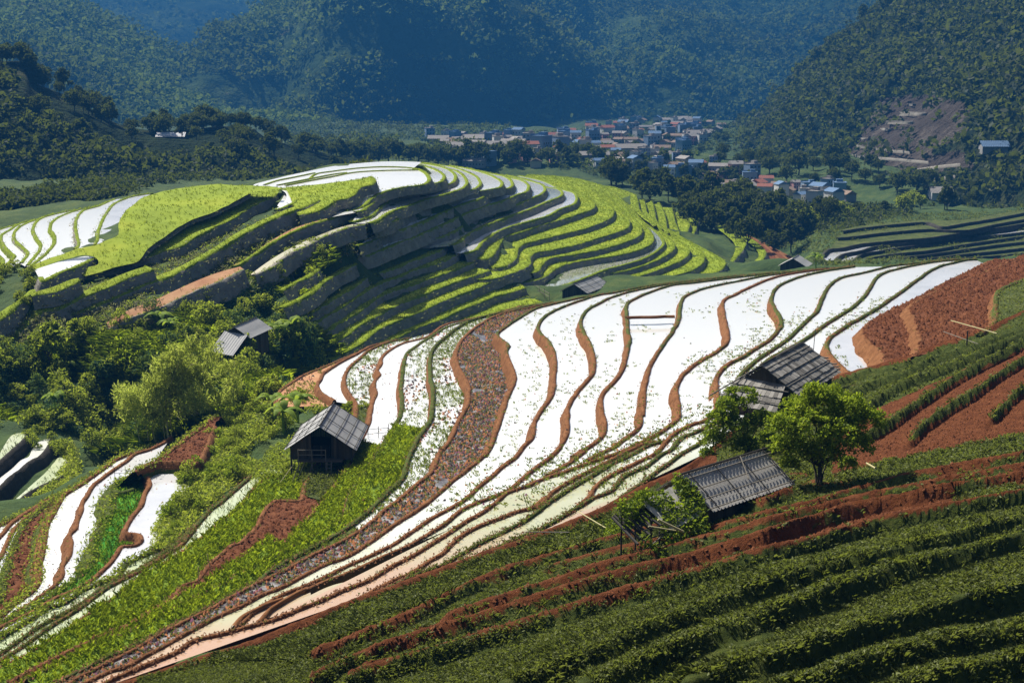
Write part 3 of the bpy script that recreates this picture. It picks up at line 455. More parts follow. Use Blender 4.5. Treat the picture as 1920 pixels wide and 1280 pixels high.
# ------------------------------------------------------------------ treads and banks
def smooth_arr(a, k=3):
    for _ in range(k):
        b = a.copy(); b[1:-1] = (a[:-2] + 2 * a[1:-1] + a[2:]) / 4; a = b
    return a
WATER = {'water_white', 'water_grey', 'water_mud', 'water_olive', 'water_young'}
TREADMAT = dict(soil='soil', soil_pink='soil_pink', rice_far='rice_far', rice_near='rice_near', rice_bright='rice_bright', grass='grass_ground',
                dense='water_dark', seed='water_white')
TREADNAME = dict(soil='tilled_ground', soil_pink='tilled_ground', rice_far='rice_ground', rice_near='rice_ground', rice_bright='rice_ground', grass='grass_ground')
TREADS = {}
SAMP = []                        # points for the base ground
for nm, c in CUR.items():
    P = c.P.copy(); t = np.gradient(smooth_arr(P[:, :2], 4), axis=0); t /= np.maximum(np.linalg.norm(t, axis=1), 1e-6)[:, None]
    n = np.stack([-t[:, 1], t[:, 0]], 1) * c.side
    n = smooth_arr(n, 3); n /= np.maximum(np.linalg.norm(n, axis=1), 1e-6)[:, None]; c.n = n
    far = np.median(P[:, 1]); sc = 1.0 if far < 165 else 1.5
    # bank: inner toe, crest, outer face down to the level below
    s = np.concatenate([[0], np.cumsum(np.linalg.norm(np.diff(P[:, :2], axis=0), axis=1))])
    j = fbm(s * 0.55, s * 0 + 3.3, hash(nm) % 97 if False else sum(map(ord, nm)), 3) * 0.10 * sc
    jb = fbm(s * 1.7, s * 0 + 8.3, sum(map(ord, nm)) + 5, 3) * 0.10 * sc
    wv = c.w * (1 + 0.5 * fbm(s * 0.25, s * 0 + 1.1, sum(map(ord, nm)) + 9, 3))
    drop = c.dz + (0.5 if c.dz > 0.6 else 0.3)
    tp = (0.25 + 0.75 * smooth1(0, 9, s[-1] - s)) if nm in ('B', 'C', 'D', 'E', 'G', 'P', 'Q') else np.ones(len(P))
    drop = drop * tp; wv = wv * tp
    prof = [(-c.bw, -0.25, c.top * 0.6), (-0.75 * c.bw, c.bh * 0.75, c.top), (-0.25 * c.bw, c.bh, c.top), (0.06, c.bh * 0.8, c.top * 0.9),
            (0.12 + 0.22, -0.22, None), (0.50, -0.48, None), (0.78, -0.75, None), (1.0, -1.0, None)]
    rows, g = [], []
    for k, (o, zz, gg) in enumerate(prof):
        ds_ = np.clip(P[:, 1] / 115, 0.58, 1.0) if far < 165 else 1.0
        if k < 4: off = o * sc * ds_ + j * ds_; zz = zz * (ds_ if k else 1); z = P[:, 2] + zz + jb * (0.5 if k else 0); gv = np.full(len(P), gg)
        else:
            off = 0.10 + wv * (0.25 if k == 4 else o) + j * (1.1 - o); z = P[:, 2] + zz * drop; gv = np.full(len(P), c.face + (0.35 * c.top if k == 4 and c.bank == 'bank_brown' else 0))
            off = off + fbm(s * 0.8, s * 0 + 2.7 * k, k + 31, 2) * 0.14 * c.w
        if far < 165 and nm not in ('H', 'I', 'L', 'M', 'Q', 'Yc', 'V', 'U', 'U2', 'BB') and k < 5: gv = gv * (1 - 0.85 * smooth1(585, 740, c.px[:, 1]))
        rows.append(np.column_stack([P[:, :2] + n * np.asarray(off)[:, None], z])); g.append(gv + fbm(s * 0.12, s * 0 + k, 71, 2) * 0.5)
    V = np.concatenate(rows); F = grid_faces(len(prof), len(P))
    c.bank_rows = rows; c.topv = c.top * (1 - 0.85 * smooth1(585, 740, c.px[:, 1])) if nm not in ('H', 'I', 'L', 'M', 'Q', 'Yc', 'V', 'U', 'U2', 'BB') else np.full(len(P), c.top)
    mesh_obj('terrace_bank', V, F, MAT[c.bank], smooth=True, attrs={'g': np.concatenate(g)}, kind='structure')
    SAMP.append(np.column_stack([P[::4, :2], P[::4, 2] - c.dz - 0.4]))
def tread_poly(c, v0=-1, v1=9999):
    P = c.P; pv = c.px[:, 1]
    if isinstance(c.upper, str) and c.upper in CUR:
        U = CUR[c.upper]; q = np.column_stack([U.P[:, :2] - U.n * 0.15, U.P[:, 2] - (c.h0 - U.h0)]); qv = U.px[:, 1]
        if abs(c.s) > 0: q[:, 2] = -(c.h0 + c.s * (U.px[:, 1] - c.vref)) if abs(c.vref - U.vref) < 40 else q[:, 2]
    elif c.upper:
        px = catmull(parse(c.upper)); q = unproj(px[:, 0], px[:, 1], c.h0 + c.s * (px[:, 1] - c.vref)); qv = px[:, 1]
        if v0 < 0: SAMP.append(q[::3] - [0, 0, 0.3])
    else: return None
    P = P[(pv >= v0) & (pv <= v1)]; q = q[(qv >= v0) & (qv <= v1)]
    if len(P) < 3 or len(q) < 3: return None
    if np.linalg.norm(q[0, :2] - P[-1, :2]) + np.linalg.norm(q[-1, :2] - P[0, :2]) > np.linalg.norm(q[0, :2] - P[0, :2]) + np.linalg.norm(q[-1, :2] - P[-1, :2]): q = q[::-1]
    return np.vstack([P, q])
def cdt(poly, spacing=None):
    v2 = [Vector((float(a), float(b))) for a, b in poly[:, :2]]; src = poly
    n = len(v2)
    vs, es, fs, ov, oe, of = delaunay_2d_cdt(v2, [], [list(range(n))], 1, 1e-4)
    out = np.array([[p.x, p.y] for p in vs]); z = np.zeros(len(out))
    for i in range(len(out)):
        if ov[i]: z[i] = poly[ov[i][0], 2]
        else: z[i] = poly[np.argmin(((poly[:, :2] - out[i]) ** 2).sum(1)), 2]
    return np.column_stack([out, z]), [list(f) for f in fs]
for nm, c in CUR.items():
    for typ, v0, v1 in ([(c.typ, -1, 9999)] if isinstance(c.typ, str) else c.typ):
        poly = tread_poly(c, v0, v1)
        if poly is None: print('NO TREAD', nm, typ); continue
        V, F = cdt(poly)
        if not F: print('EMPTY TREAD', nm, typ); continue
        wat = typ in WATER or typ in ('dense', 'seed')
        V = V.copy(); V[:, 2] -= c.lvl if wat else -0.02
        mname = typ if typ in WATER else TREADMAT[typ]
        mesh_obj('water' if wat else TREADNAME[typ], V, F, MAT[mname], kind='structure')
        TREADS[(nm, typ)] = (V, np.array([f for f in F if len(f) == 3]))
# sloping pieces of ground laid over the hills
def inside(poly, x, y):
    c = np.zeros(len(x), bool); n = len(poly); j = n - 1
    for i in range(n):
        xi, yi = poly[i]; xj, yj = poly[j]
        with np.errstate(divide='ignore', invalid='ignore'):
            m = ((yi > y) != (yj > y)) & (x < (xj - xi) * (y - yi) / (yj - yi) + xi)
        c ^= m; j = i
    return c
def drape(name, txt, hfun, mat, key, step=6.0, rough=0.1, kind='structure', samp=True):
    bp = catmull(parse(txt), 5.0); lo = bp.min(0); hi = bp.max(0)
    gu, gv = np.meshgrid(np.arange(lo[0], hi[0], step), np.arange(lo[1], hi[1], step * 0.6)); gu = gu.ravel() + RNG.uniform(-1, 1, gu.size); gv = gv.ravel()
    k = inside(bp, gu, gv); uv = np.vstack([bp[:-1] if np.allclose(bp[0], bp[-1]) else bp, np.column_stack([gu[k], gv[k]])])
    nb = len(uv) - k.sum()
    P = unproj(uv[:, 0], uv[:, 1], hfun(uv[:, 0], uv[:, 1]))
    P[:, 2] += fbm(P[:, 0] * 0.3, P[:, 1] * 0.3, 12, 3) * rough
    vs, es, fs, ov, oe, of = delaunay_2d_cdt([Vector(map(float, a)) for a in uv * [1, 1.6]], [], [list(range(nb))], 1, 1e-4)
    src = [o[0] if o else int(np.argmin(((uv * [1, 1.6] - np.array(v)) ** 2).sum(1))) for o, v in zip(ov, vs)]
    V = P[src]; F = np.array([list(f) for f in fs])
    # keep faces pointing up
    a = np.cross(V[F[:, 1]] - V[F[:, 0]], V[F[:, 2]] - V[F[:, 0]])[:, 2]; F[a < 0] = F[a < 0][:, ::-1]
    TREADS[key] = (V, F)
    if samp: SAMP.append(V[::3] - [0, 0, 1.9])
    return mesh_obj(name, V, F, MAT[mat], smooth=True, kind=kind)
drape('rice_ground', "T1 1112 180, 1300 140, 1500 114, 1700 104, 1900 112; T2 430 278, 515 292, 400 303, 285 332, 180 383, 60 438, 0 470; T1 1420 376, 1300 450, 1180 530, 1100 590, 1058 655, 1000 690, 900 715, 760 758, 640 788, 500 800, 620 735, 740 695, 722 655, 640 640, 500 665, 380 705, 250 742, 232 722, 350 668, 560 592, 700 560, 800 522, 888 480, 888 410, 930 320, 1040 225, 1112 180",
      lambda u, v: 17.5 + 0.059 * (v - 346), 'rice_far', 'dome', rough=0.25)
def bund(txt, h, s=0.0, vref=0, w=0.35, hh=0.2, mat='bank_far', g=0.8):
    px = catmull(parse(txt)); P = unproj(px[:, 0], px[:, 1], h + s * (px[:, 1] - vref)); t = np.gradient(P[:, :2], axis=0); t /= np.maximum(np.linalg.norm(t, axis=1), 1e-6)[:, None]
    n = np.stack([-t[:, 1], t[:, 0]], 1); rows = []
    for o, z in ((-1, -0.1), (-0.6, 0.8), (0, 1.0), (0.6, 0.8), (1, -0.1)):
        rows.append(np.column_stack([P[:, :2] + n * o * w * (1 + 0.3 * fbm(P[:, 0], P[:, 1], 3, 2))[:, None], P[:, 2] + z * hh]))
    mesh_obj('terrace_bank', np.concatenate(rows), grid_faces(5, len(P)), MAT[mat], smooth=True, attrs={'g': np.full(5 * len(P), g)}, kind='structure')
    return P
for t_ in ("T2 720 222, 760 190, 900 165, 1100 141, 1300 132, 1480 140, 1560 155", "T2 540 272, 700 240, 900 203, 1060 174, 1300 160, 1480 157, 1565 155", "T2 380 268, 480 235, 620 207, 760 178", "T2 480 270, 700 226, 900 188, 1000 176"):
    bund(t_, 18.0, 0.055, 336, 0.3, 0.15)
bund("Z2 215 468, 320 465, 420 464, 500 460, 580 460", 24.6, w=0.3, hh=0.25, mat='bank_brown', g=0.3)
bund("Y3 1350 575, 1270 610, 1150 680, 1060 740, 1000 810, 975 832", 26.64, w=0.15, hh=0.14, mat='bank_brown', g=0.0)
bund("Y3 790 865, 860 790, 960 735, 1060 690, 1160 655", 26.64, w=0.15, hh=0.14, mat='bank_brown', g=0.0)
bund("Y4 850 415, 900 428, 960 415, 1000 402", 34.0, w=0.4, hh=0.3, mat='bank_brown', g=1.2)
# ------------------------------------------------------------------ the near hillside with its raised ridges (family F2)
def lin(u, pts):
    a = np.array(pts, float); return np.interp(u, a[:, 0], a[:, 1])
def lin_s(u, pts):               # smoothed polyline
    return (lin(u - 14, pts) + lin(u - 7, pts) + 2 * lin(u, pts) + lin(u + 7, pts) + lin(u + 14, pts)) / 6
def pl(s): return [tuple(map(float, p.split(':'))) for p in s.split(',')]
L0 = pl("-60:1392,100:1330,190:1302,265:1279,315:1262,390:1237,452:1218,502:1199,565:1174,615:1152,650:1137,720:1112,790:1086,865:1059,915:1041,985:1016,1000:1011,1087:977,1120:965,1180:930,1240:902,1282:885,1330:850,1390:800,1440:757,1522:732,1580:706,1625:698,1652:687,1710:672,1765:649,1815:634,1850:622,1880:605,1920:588,2000:552,2100:510")
H0 = pl("-60:23.4,250:22.9,500:22.8,900:22.3,1200:21.5,1440:20.9,1590:20.5,1650:20.2,1720:19.7,1850:18.9,1920:18.5,2100:17.6")
KD = pl("-60:0.018,250:0.018,1100:0.019,1440:0.0135,1920:0.006,2100:0.005")
def f2_h(u, v): return np.maximum(lin(u, H0) - lin(u, KD) * (v - lin_s(u, L0)), 5.0)
#  name, line, height, soil top?, u range
RIDG = [
 ('L0', L0, 0.22, 0.10, (-60, 2100)),
 ('a', pl("560:1246,640:1216,745:1170,809:1142,886:1102,956:1077,1027:1052,1167:1014,1280:985,1362:962,1440:946,1475:930,1510:922"), 0.34, 0.0, (560, 1508)),
 ('b', pl("1000:1075,1100:1050,1280:1012,1440:967,1525:948,1596:928,1665:907,1790:880,1920:857,2000:840,2100:822"), 0.26, 0.0, (1000, 2100)),
 ('c', pl("815:1172,886:1150,956:1126,1027:1102,1097:1080,1167:1060,1280:1030,1440:987,1540:957,1590:946,1690:926,1765:910,1920:884,2000:868,2100:850"), 0.34, 0.0, (815, 2100)),
 ('d', pl("560:1298,640:1260,745:1216,886:1172,956:1147,1027:1128,1097:1106,1280:1060,1440:1012,1515:987,1565:970,1665:945,1765:925,1865:902,1920:892,2000:875,2100:855"), 0.42, 0.0, (560, 2100)),
 ('e', pl("620:1300,710:1262,816:1236,886:1211,956:1190,1062:1157,1167:1122,1280:1095,1440:1042,1552:1018,1665:985,1765:964,1840:951,1920:936,2000:920,2100:900"), 0.4, 0.15, (620, 2100)),
 ('f', pl("900:1330,1040:1268,1100:1240,1280:1168,1460:1098,1596:1068,1750:1028,1920:990,2000:975,2100:955"), 0.42, 1.2, (900, 2100)),
 ('g', pl("1050:1330,1180:1270,1280:1228,1440:1168,1596:1108,1750:1062,1920:1012,2000:990,2100:965"), 0.42, 1.2, (1050, 2100)),
 ('i', pl("1250:1330,1370:1275,1500:1245,1596:1206,1750:1162,1920:1122,2000:1100,2100:1075"), 0.5, 1.2, (1250, 2100)),
 ('j', pl("1400:1330,1500:1295,1596:1263,1750:1224,1920:1198,2000:1180,2100:1160"), 0.4, 1.2, (1400, 2100)),
 ('k', pl("1650:1310,1750:1285,1920:1250,2000:1235,2100:1215"), 0.4, 1.2, (1650, 2100)),
 ('ra', pl("1500:750,1580:715,1627:700,1690:690,1765:660,1840:645,2000:590"), 0.30, 1.2, (1500, 2000)),
 ('rb', pl("1540:775,1627:727,1690:707,1740:682,1790:665,1865:640,1920:622,2000:590"), 0.35, 1.2, (1540, 2000)),
 ('rc', pl("1540:815,1580:793,1640:757,1690:727,1765:700,1815:677,1890:645,1920:633,2000:600"), 0.40, 1.2, (1560, 2000)),
 ('rd', pl("1590:843,1615:830,1677:795,1740:750,1790:717,1840:690,1920:650,2000:610"), 0.45, 1.2, (1595, 2000)),
 ('re', pl("1680:850,1710:830,1745:795,1790:765,1840:735,1877:707,1920:682,2000:640"), 0.45, 1.2, (1685, 2000)),
 ('rf', pl("1820:812,1840:800,1877:780,1902:747,1920:735,2000:690"), 0.45, 1.2, (1835, 2000)),
]
def f2_fields(u, v):
    """ridge height and grassiness at image-referenced points of the slope"""
    h = f2_h(u, v); d = h * FPX / (v - 150); mpp = d / (v - 150)
    P = unproj(u, v, h); x, y = P[..., 0], P[..., 1]
    z = np.zeros_like(h); wob = fbm(x * 0.5, y * 0.5, 5, 3) * 0.5
    L0v = lin_s(u, L0)
    av = lin(u, pl("0:1500,560:1246,886:1102,1280:985,1362:962,1500:930,1560:935,1665:905,1920:855,2100:822"))
    ev = lin(u, pl("0:1500,620:1300,886:1211,1280:1095,1440:1042,1665:985,1920:936,2100:900"))
    rcv = lin(u, pl("0:2000,1500:845,1580:800,1640:770,1765:712,1890:655,1920:645,2100:560"))
    n = fbm(x * 0.35, y * 0.35, 21, 4)
    g = np.where(v < av, np.where((u > 1560) & (v > rcv), -0.15, 0.75), np.where(v < ev, np.where(v > lin(u, pl('560:1298,1280:1062,1440:1014,1665:947,1920:894,2100:857')), 0.30, 0.72), 1.1)) + n * 0.6
    g = np.where((u > 1230) & (u < 1345) & (v < av - 90), -0.1, g)
    g = np.where((v < av) & (v > av - 42) & (u > 1500), 0.75 + n * 0.8, g)
    near = np.zeros_like(h)
    for nm, ln, H, top, (u0, u1) in RIDG:
        lv = lin_s(u, ln); s = (v - lv) * mpp * 0.75 + wob * 0.22          # metres, + is towards the viewer
        env = smooth1(u0, u0 + 40, u) * (1 - smooth1(u1 - 40, u1, u)) if nm != 'L0' else 1.0
        hv = 1.15 * H * (1 + 0.22 * fbm(x * 0.8, y * 0.8, len(nm) + ord(nm[0]), 3))
        nar = nm in 'abcde'; fw, nw, tc_, tw, ti = (0.30, 0.17, 0.50, 0.24, 0.55) if nar else (0.55, 0.20, 0.70, 0.40, 0.45)
        p = np.where(s < 0, np.exp(-(s / fw) ** 2), np.exp(-(s / nw) ** 4)) - ti * np.exp(-((s - tc_) / tw) ** 2)
        z = z + hv * p * env
        near = np.maximum(near, np.exp(-((s - (0.36 if nar else 0.42)) / (0.20 if nar else 0.30)) ** 2) * env * (H > 0.25))
        if nar: near = np.maximum(near, np.exp(-((s + 0.05) / 0.20) ** 4) * env)
        wt = np.exp(-((s + (0.06 if nar else 0)) / (0.20 if nar else 0.34)) ** 2) * env
        g = g * (1 - wt) + (top + n * 0.3) * wt
    f2_fields.near = near
    return h, z, g, P
def f2_point(u, v, lift=0.0):
    u = np.asarray(u, float); v = np.asarray(v, float)
    h, z, g, P = f2_fields(u, v); P = P.copy(); P[..., 2] += z + lift; return P, g
_us = np.concatenate([np.arange(-60, 2101, 5.0), np.arange(2120, 2700, 30.0)])
_st = np.concatenate([[-14, -7], np.cumsum(np.concatenate([[0], np.linspace(2.2, 4.2, 260)]))])
_U, _O = np.meshgrid(_us, _st); _V = lin_s(_U, L0) + _O
_h, _z, _g, _P = f2_fields(_U, np.maximum(_V, lin_s(_U, L0)))
# clods and roughness of dug earth
_x, _y = _P[..., 0], _P[..., 1]
_cl = (np.abs(fbm(_x * 2.2, _y * 2.2, 40, 3)) * 0.09 + np.abs(fbm(_x * 5.5, _y * 5.5, 44, 2)) * 0.06)
_P[..., 2] += _z + _cl * np.clip(1.0 - _g, 0.25, 1.0)
_P[:2] = _P[2]; _P[1, :, 2] -= 0.5; _P[0, :, 2] -= 3.0; _P[0, :, 1] += 0.8; _P[1, :, 1] += 0.3
SAMP.append(np.column_stack([_P[2::10, ::10].reshape(-1, 3)[:, :2], _P[2::10, ::10].reshape(-1, 3)[:, 2] - 1.6]))
mesh_obj('hillside_ground', _P.reshape(-1, 3), grid_faces(*_U.shape), MAT['field_soil'], smooth=True, attrs={'g': _g.ravel()}, kind='structure')
# ------------------------------------------------------------------ base ground out to the horizon
CTRL = []
def cp(u, v, dist): CTRL.append(atdist(u, v, dist))
def ch(u, v, h): CTRL.append(unproj(u, v, h))
# gully between the near slope and the far hill
for u, v, h in [(-60, 700, 37), (60, 690, 37), (60, 760, 40), (150, 700, 39), (150, 780, 42), (220, 820, 43), (250, 740, 42), (330, 680, 40), (300, 760, 43), (420, 650, 38), (420, 720, 41.5),
                (500, 640, 38.5), (560, 640, 38.8), (600, 660, 39.2), (520, 700, 40.5), (210, 860, 44), (120, 880, 43), (170, 900, 44), (-60, 800, 41), (-60, 900, 43), (30, 800, 41),
                (300, 620, 33), (200, 640, 33), (100, 650, 33.5), (440, 600, 33.5), (400, 570, 31.5), (520, 600, 35), (500, 530, 29), (450, 545, 29.8), (560, 500, 27.8), (600, 470, 26.3),
                (350, 590, 32), (250, 605, 31.8), (150, 620, 32), (650, 455, 25.2), (700, 440, 25), (540, 560, 31.3), (620, 520, 29),
                (430, 800, 32.3), (420, 850, 32.7), (390, 920, 33.0), (450, 880, 32.3), (480, 820, 31.8), (500, 780, 31.6), (520, 745, 31.7), (560, 735, 31.4), (340, 1000, 33.2), (300, 1045, 33.4),
                (400, 770, 33.8), (430, 745, 34.5), (480, 722, 34), (540, 705, 33.2), (600, 760, 31.5), (560, 800, 31.8), (520, 850, 31.9), (560, 880, 31.5), (600, 890, 31.3), (470, 900, 32.2), (450, 960, 32.2), (410, 930, 32.8)]: ch(u, v, h)
# ground at the camera and beside it
for u in range(560, 1960, 18):
    v = np.interp(u, [560, 600, 700, 800, 900, 1000, 1120, 1300, 1500, 1700, 1850, 1960], [715, 690, 652, 622, 597, 572, 553, 529, 508, 497, 488, 484]); h = np.interp(u, [560, 600, 800, 1000, 1300, 1500, 1700, 1850, 1960], [31.9, 31.8, 30, 27.6, 25.5, 23.5, 22, 21, 20.5])
    ds = h * FPX / (v - 150)
    for dd, dh in ((9, 4.0), (18, 7.5), (30, 11), (45, 13 if u < 1100 else 16)): CTRL.append(np.array([(u - 960) / FPX * (ds + dd), ds + dd, -h - dh]))
for x, y, z in [(0, 0, -2.5), (6, 6, -4.5), (20, 0, 2), (-20, 0, -14), (-40, 20, -24), (-60, 60, -33), (40, 30, -6), (60, 70, -10), (80, 120, -16), (0, -60, 6), (60, -60, 14), (-80, -40, -24), (-100, 100, -38), (-160, 160, -46)]: CTRL.append(np.array([x, y, z], float))
for u, d, z in [(300, 330, -46), (700, 370, -50), (1000, 400, -56), (1250, 420, -62), (1500, 380, -58), (1750, 340, -48), (100, 330, -45), (-200, 300, -44), (2100, 340, -42),
                (1450, 300, -56), (1600, 300, -52), (1550, 240, -47), (1800, 260, -40), (2000, 240, -34), (1700, 215, -36), (1900, 190, -28), (1550, 200, -42),
                (900, 600, -63), (1250, 600, -64), (1500, 560, -62), (1800, 520, -56), (500, 700, -62), (1100, 900, -66), (1400, 800, -64), (800, 1000, -66),
                (1250, 1200, -62), (1300, 1500, -50), (900, 1400, -66), (500, 1100, -66), (200, 900, -64), (1700, 800, -50), (2100, 700, -30), (-300, 800, -60),
                (500, 1700, -62), (1000, 1800, -58), (1500, 1700, -40), (-600, 1500, -40), (2600, 1200, 0), (600, 3000, -40), (1200, 3200, -30)]:
    xc = (u - 960) / FPX; CTRL.append(np.array([xc * d, d, z]))
for a in range(-180, 180, 15):
    for r, z in ((5200, -40), (2600, -40 if abs(a) < 40 else -20)):
        if abs(a) > 30 or r > 5000: CTRL.append(np.array([math.sin(R(a)) * r, math.cos(R(a)) * r, z]))
_az = np.unique(np.concatenate([np.linspace(-180, -30, 26), np.arange(-30, 30, 0.3), np.linspace(30, 180, 26)]))
_rr = np.concatenate([[1.0], np.geomspace(6, 60, 36)[:-1], np.geomspace(60, 420, 190)[:-1], np.geomspace(420, 6000, 70)])
_A, _Rr = np.meshgrid(np.radians(_az), _rr); _gx = (np.sin(_A) * _Rr).ravel(); _gy = (np.cos(_A) * _Rr).ravel()
_S = np.vstack(SAMP + [np.array(CTRL)])
_S = _S[np.isfinite(_S).all(1)]
def base_z(x, y):
    x = np.atleast_1d(x); y = np.atleast_1d(y); out = np.empty(len(x)); sx, sy, sz = _S.T
    for i in range(0, len(x), 3000):
        d2 = (x[i:i + 3000, None] - sx) ** 2 + (y[i:i + 3000, None] - sy) ** 2
        r0 = np.sqrt(x[i:i + 3000] ** 2 + y[i:i + 3000] ** 2)[:, None]
        w = 1 / (d2 + (0.004 * r0) ** 2 + 0.04) ** 1.75
        out[i:i + 3000] = (w * sz).sum(1) / w.sum(1)
    return out
_gz = base_z(_gx, _gy)
_rg = np.hypot(_gx, _gy)
_gz = _gz + fbm(_gx * 0.12, _gy * 0.12, 3, 4) * np.clip(_rg * 0.004, 0, 2.0)
_gridz = _gz.reshape(_A.shape); _lr = np.log(_rr)
def base_z(x, y):
    x = np.atleast_1d(x); y = np.atleast_1d(y); a = np.degrees(np.arctan2(x, y)); l = np.log(np.maximum(np.hypot(x, y), 1.01))
    i = np.clip(np.searchsorted(_az, a) - 1, 0, len(_az) - 2); j = np.clip(np.searchsorted(_lr, l) - 1, 0, len(_lr) - 2)
    p = (a - _az[i]) / (_az[i + 1] - _az[i]); q = np.clip((l - _lr[j]) / (_lr[j + 1] - _lr[j]), 0, 1)
    return (_gridz[j, i] * (1 - p) + _gridz[j, i + 1] * p) * (1 - q) + (_gridz[j + 1, i] * (1 - p) + _gridz[j + 1, i + 1] * p) * q
mesh_obj('ground', np.column_stack([_gx, _gy, _gz]), grid_faces(*_A.shape), MAT['gully'], smooth=True, kind='structure')
# ------------------------------------------------------------------ hills and mountains round the valley
QUARRY = np.array([(1610, 255), (1650, 185), (1730, 176), (1815, 195), (1822, 235), (1790, 262), (1740, 280), (1812, 292), (1830, 312), (1760, 320), (1700, 330), (1690, 352), (1640, 372), (1560, 372), (1500, 345), (1530, 318), (1580, 290)], float)
def hill(name, crest, foot, dc, df, back, mat, nu=240, nv=70, rough=14.0, rs=0.010, seed=1, spur=0.0, rwidth=None):
    """a mountain side between a foot line and a crest line with its far side falling away"""
    cr = catmull(np.array(crest, float), 4.0); ft = catmull(np.array(foot, float), 4.0)
    def rs_(p, n):
        s = np.concatenate([[0], np.cumsum(np.hypot(*np.diff(p, axis=0).T))]); t = np.linspace(0, s[-1], n)
        return np.column_stack([np.interp(t, s, p[:, 0]), np.interp(t, s, p[:, 1])])
    cr = rs_(cr, nu); ft = rs_(ft, nu); t = np.linspace(0, 1, nu)
    f = lambda d: np.interp(t, np.linspace(0, 1, len(d)), d)
    Cc = atdist(cr[:, 0], cr[:, 1], f(dc)); Ff = atdist(ft[:, 0], ft[:, 1], f(df))
    Bk = Cc + (Cc - Ff) * [1, 1, 0] * back; Bk[:, 2] = np.minimum(Ff[:, 2], Cc[:, 2] - 30)
    rows = []
    for i in range(nv):
        k = i / (nv - 1)
        if k < 0.72:
            q = k / 0.72; p = Ff + (Cc - Ff) * q; p[:, 2] = Ff[:, 2] + (Cc[:, 2] - Ff[:, 2]) * (q + 0.10 * np.sin(math.pi * q))
            amp = np.sin(math.pi * min(q, 0.97)) ** 0.7 + 0.10
        else:
            q = (k - 0.72) / 0.28; p = Cc + (Bk - Cc) * q; p[:, 2] = Cc[:, 2] + (Bk[:, 2] - Cc[:, 2]) * q ** 1.4; amp = 0.12 + q
        n = fbm(p[:, 0] * rs, p[:, 1] * rs + p[:, 2] * rs * 0.6, seed, 5)
        rdg = (1 - np.abs(fbm(p[:, 0] * rs * 0.8 + 3, p[:, 2] * rs * 0.15 + 1, seed + 7, 3)) * 2)
        p = p.copy(); p[:, 2] += (n + spur * (rdg - 0.6)) * rough * amp; p[:, 1] -= spur * rdg * rough * amp * 1.2
        rows.append(p)
    V = np.concatenate(rows); u, v, f = proj(V); g = inside(QUARRY, u, v).astype(float) * (f < 1100)
    o = mesh_obj(name, V, grid_faces(nv, nu), MAT[mat], smooth=True, kind='structure', attrs={'g': g})
    return np.array(rows)
HILL = {}
HILL['right'] = hill('hills', [(1330, 262), (1400, 226), (1445, 200), (1480, 168), (1515, 135), (1560, 90), (1605, 60), (1650, 28), (1690, 2), (1780, -60), (1900, -100), (2300, -130)],
     [(1330, 290), (1380, 310), (1420, 335), (1460, 362), (1500, 380), (1560, 392), (1640, 400), (1700, 405), (1780, 405), (1860, 400), (1950, 385), (2300, 400)],
     [1250, 1000, 950, 900, 880, 900, 850], [900, 720, 600, 540, 480, 420, 380], 0.7, 'forest_hill', rough=16, seed=3, spur=0.7)
HILL['left'] = hill('hills', [(-900, 330), (-650, 230), (-420, 130), (-220, 60), (-120, 80), (-40, 100), (0, 112), (45, 116), (62, 150), (110, 172), (165, 200), (205, 224), (260, 240), (340, 243), (420, 236), (470, 240), (500, 258), (560, 275), (610, 290), (660, 300), (740, 318)],
     [(-900, 480), (-650, 475), (-420, 470), (-220, 465), (-100, 460), (0, 450), (100, 430), (200, 415), (300, 400), (400, 385), (480, 370), (560, 345), (640, 330), (700, 325), (760, 330)],
     [500, 500, 500, 505, 515, 530, 545, 560, 600, 640], [380, 380, 380, 385, 390, 400, 410, 430, 470, 540], 0.8, 'forest_hill', rough=5, rs=0.03, seed=9, nu=460)
HILL['A'] = hill('mountains', [(-500, -90), (-200, -60), (0, -30), (115, 0), (170, 25), (235, 52), (290, 72), (330, 92), (360, 120), (400, 170), (450, 215), (520, 245), (600, 262)],
     [(-500, 330), (0, 320), (250, 300), (400, 290), (520, 280), (640, 275)], [1900, 1800, 1700, 1600, 1400], [900, 950, 1050, 1150, 1250], 0.6, 'forest_far', rough=50, rs=0.004, seed=21, spur=0.9)
HILL['Cmid'] = hill('mountains', [(395, 215), (420, 170), (455, 130), (480, 100), (505, 80), (530, 50), (560, 10), (620, -40), (760, -60), (950, -70), (1150, -60), (1400, -60), (1700, -70), (2000, -70)],
     [(300, 260), (380, 262), (460, 268), (560, 280), (700, 290), (850, 290), (1000, 280), (1150, 262), (1300, 245), (1450, 240), (1650, 240), (1900, 240)],
     [1900, 2000, 2100, 2300, 2300, 2300], [1350, 1400, 1500, 1500, 1550, 1600], 0.6, 'forest_far', rough=85, rs=0.0035, seed=33, spur=1.2, nu=300, nv=90)
HILL['B'] = hill('mountains', [(0, -30), (300, -40), (520, -40), (760, -50), (1100, -50)],
     [(100, 190), (300, 200), (450, 200), (600, 200), (900, 200)], [3800, 3900, 4000], [2700, 2700, 2700], 0.4, 'forest_far', rough=90, rs=0.002, seed=45, spur=0.8)
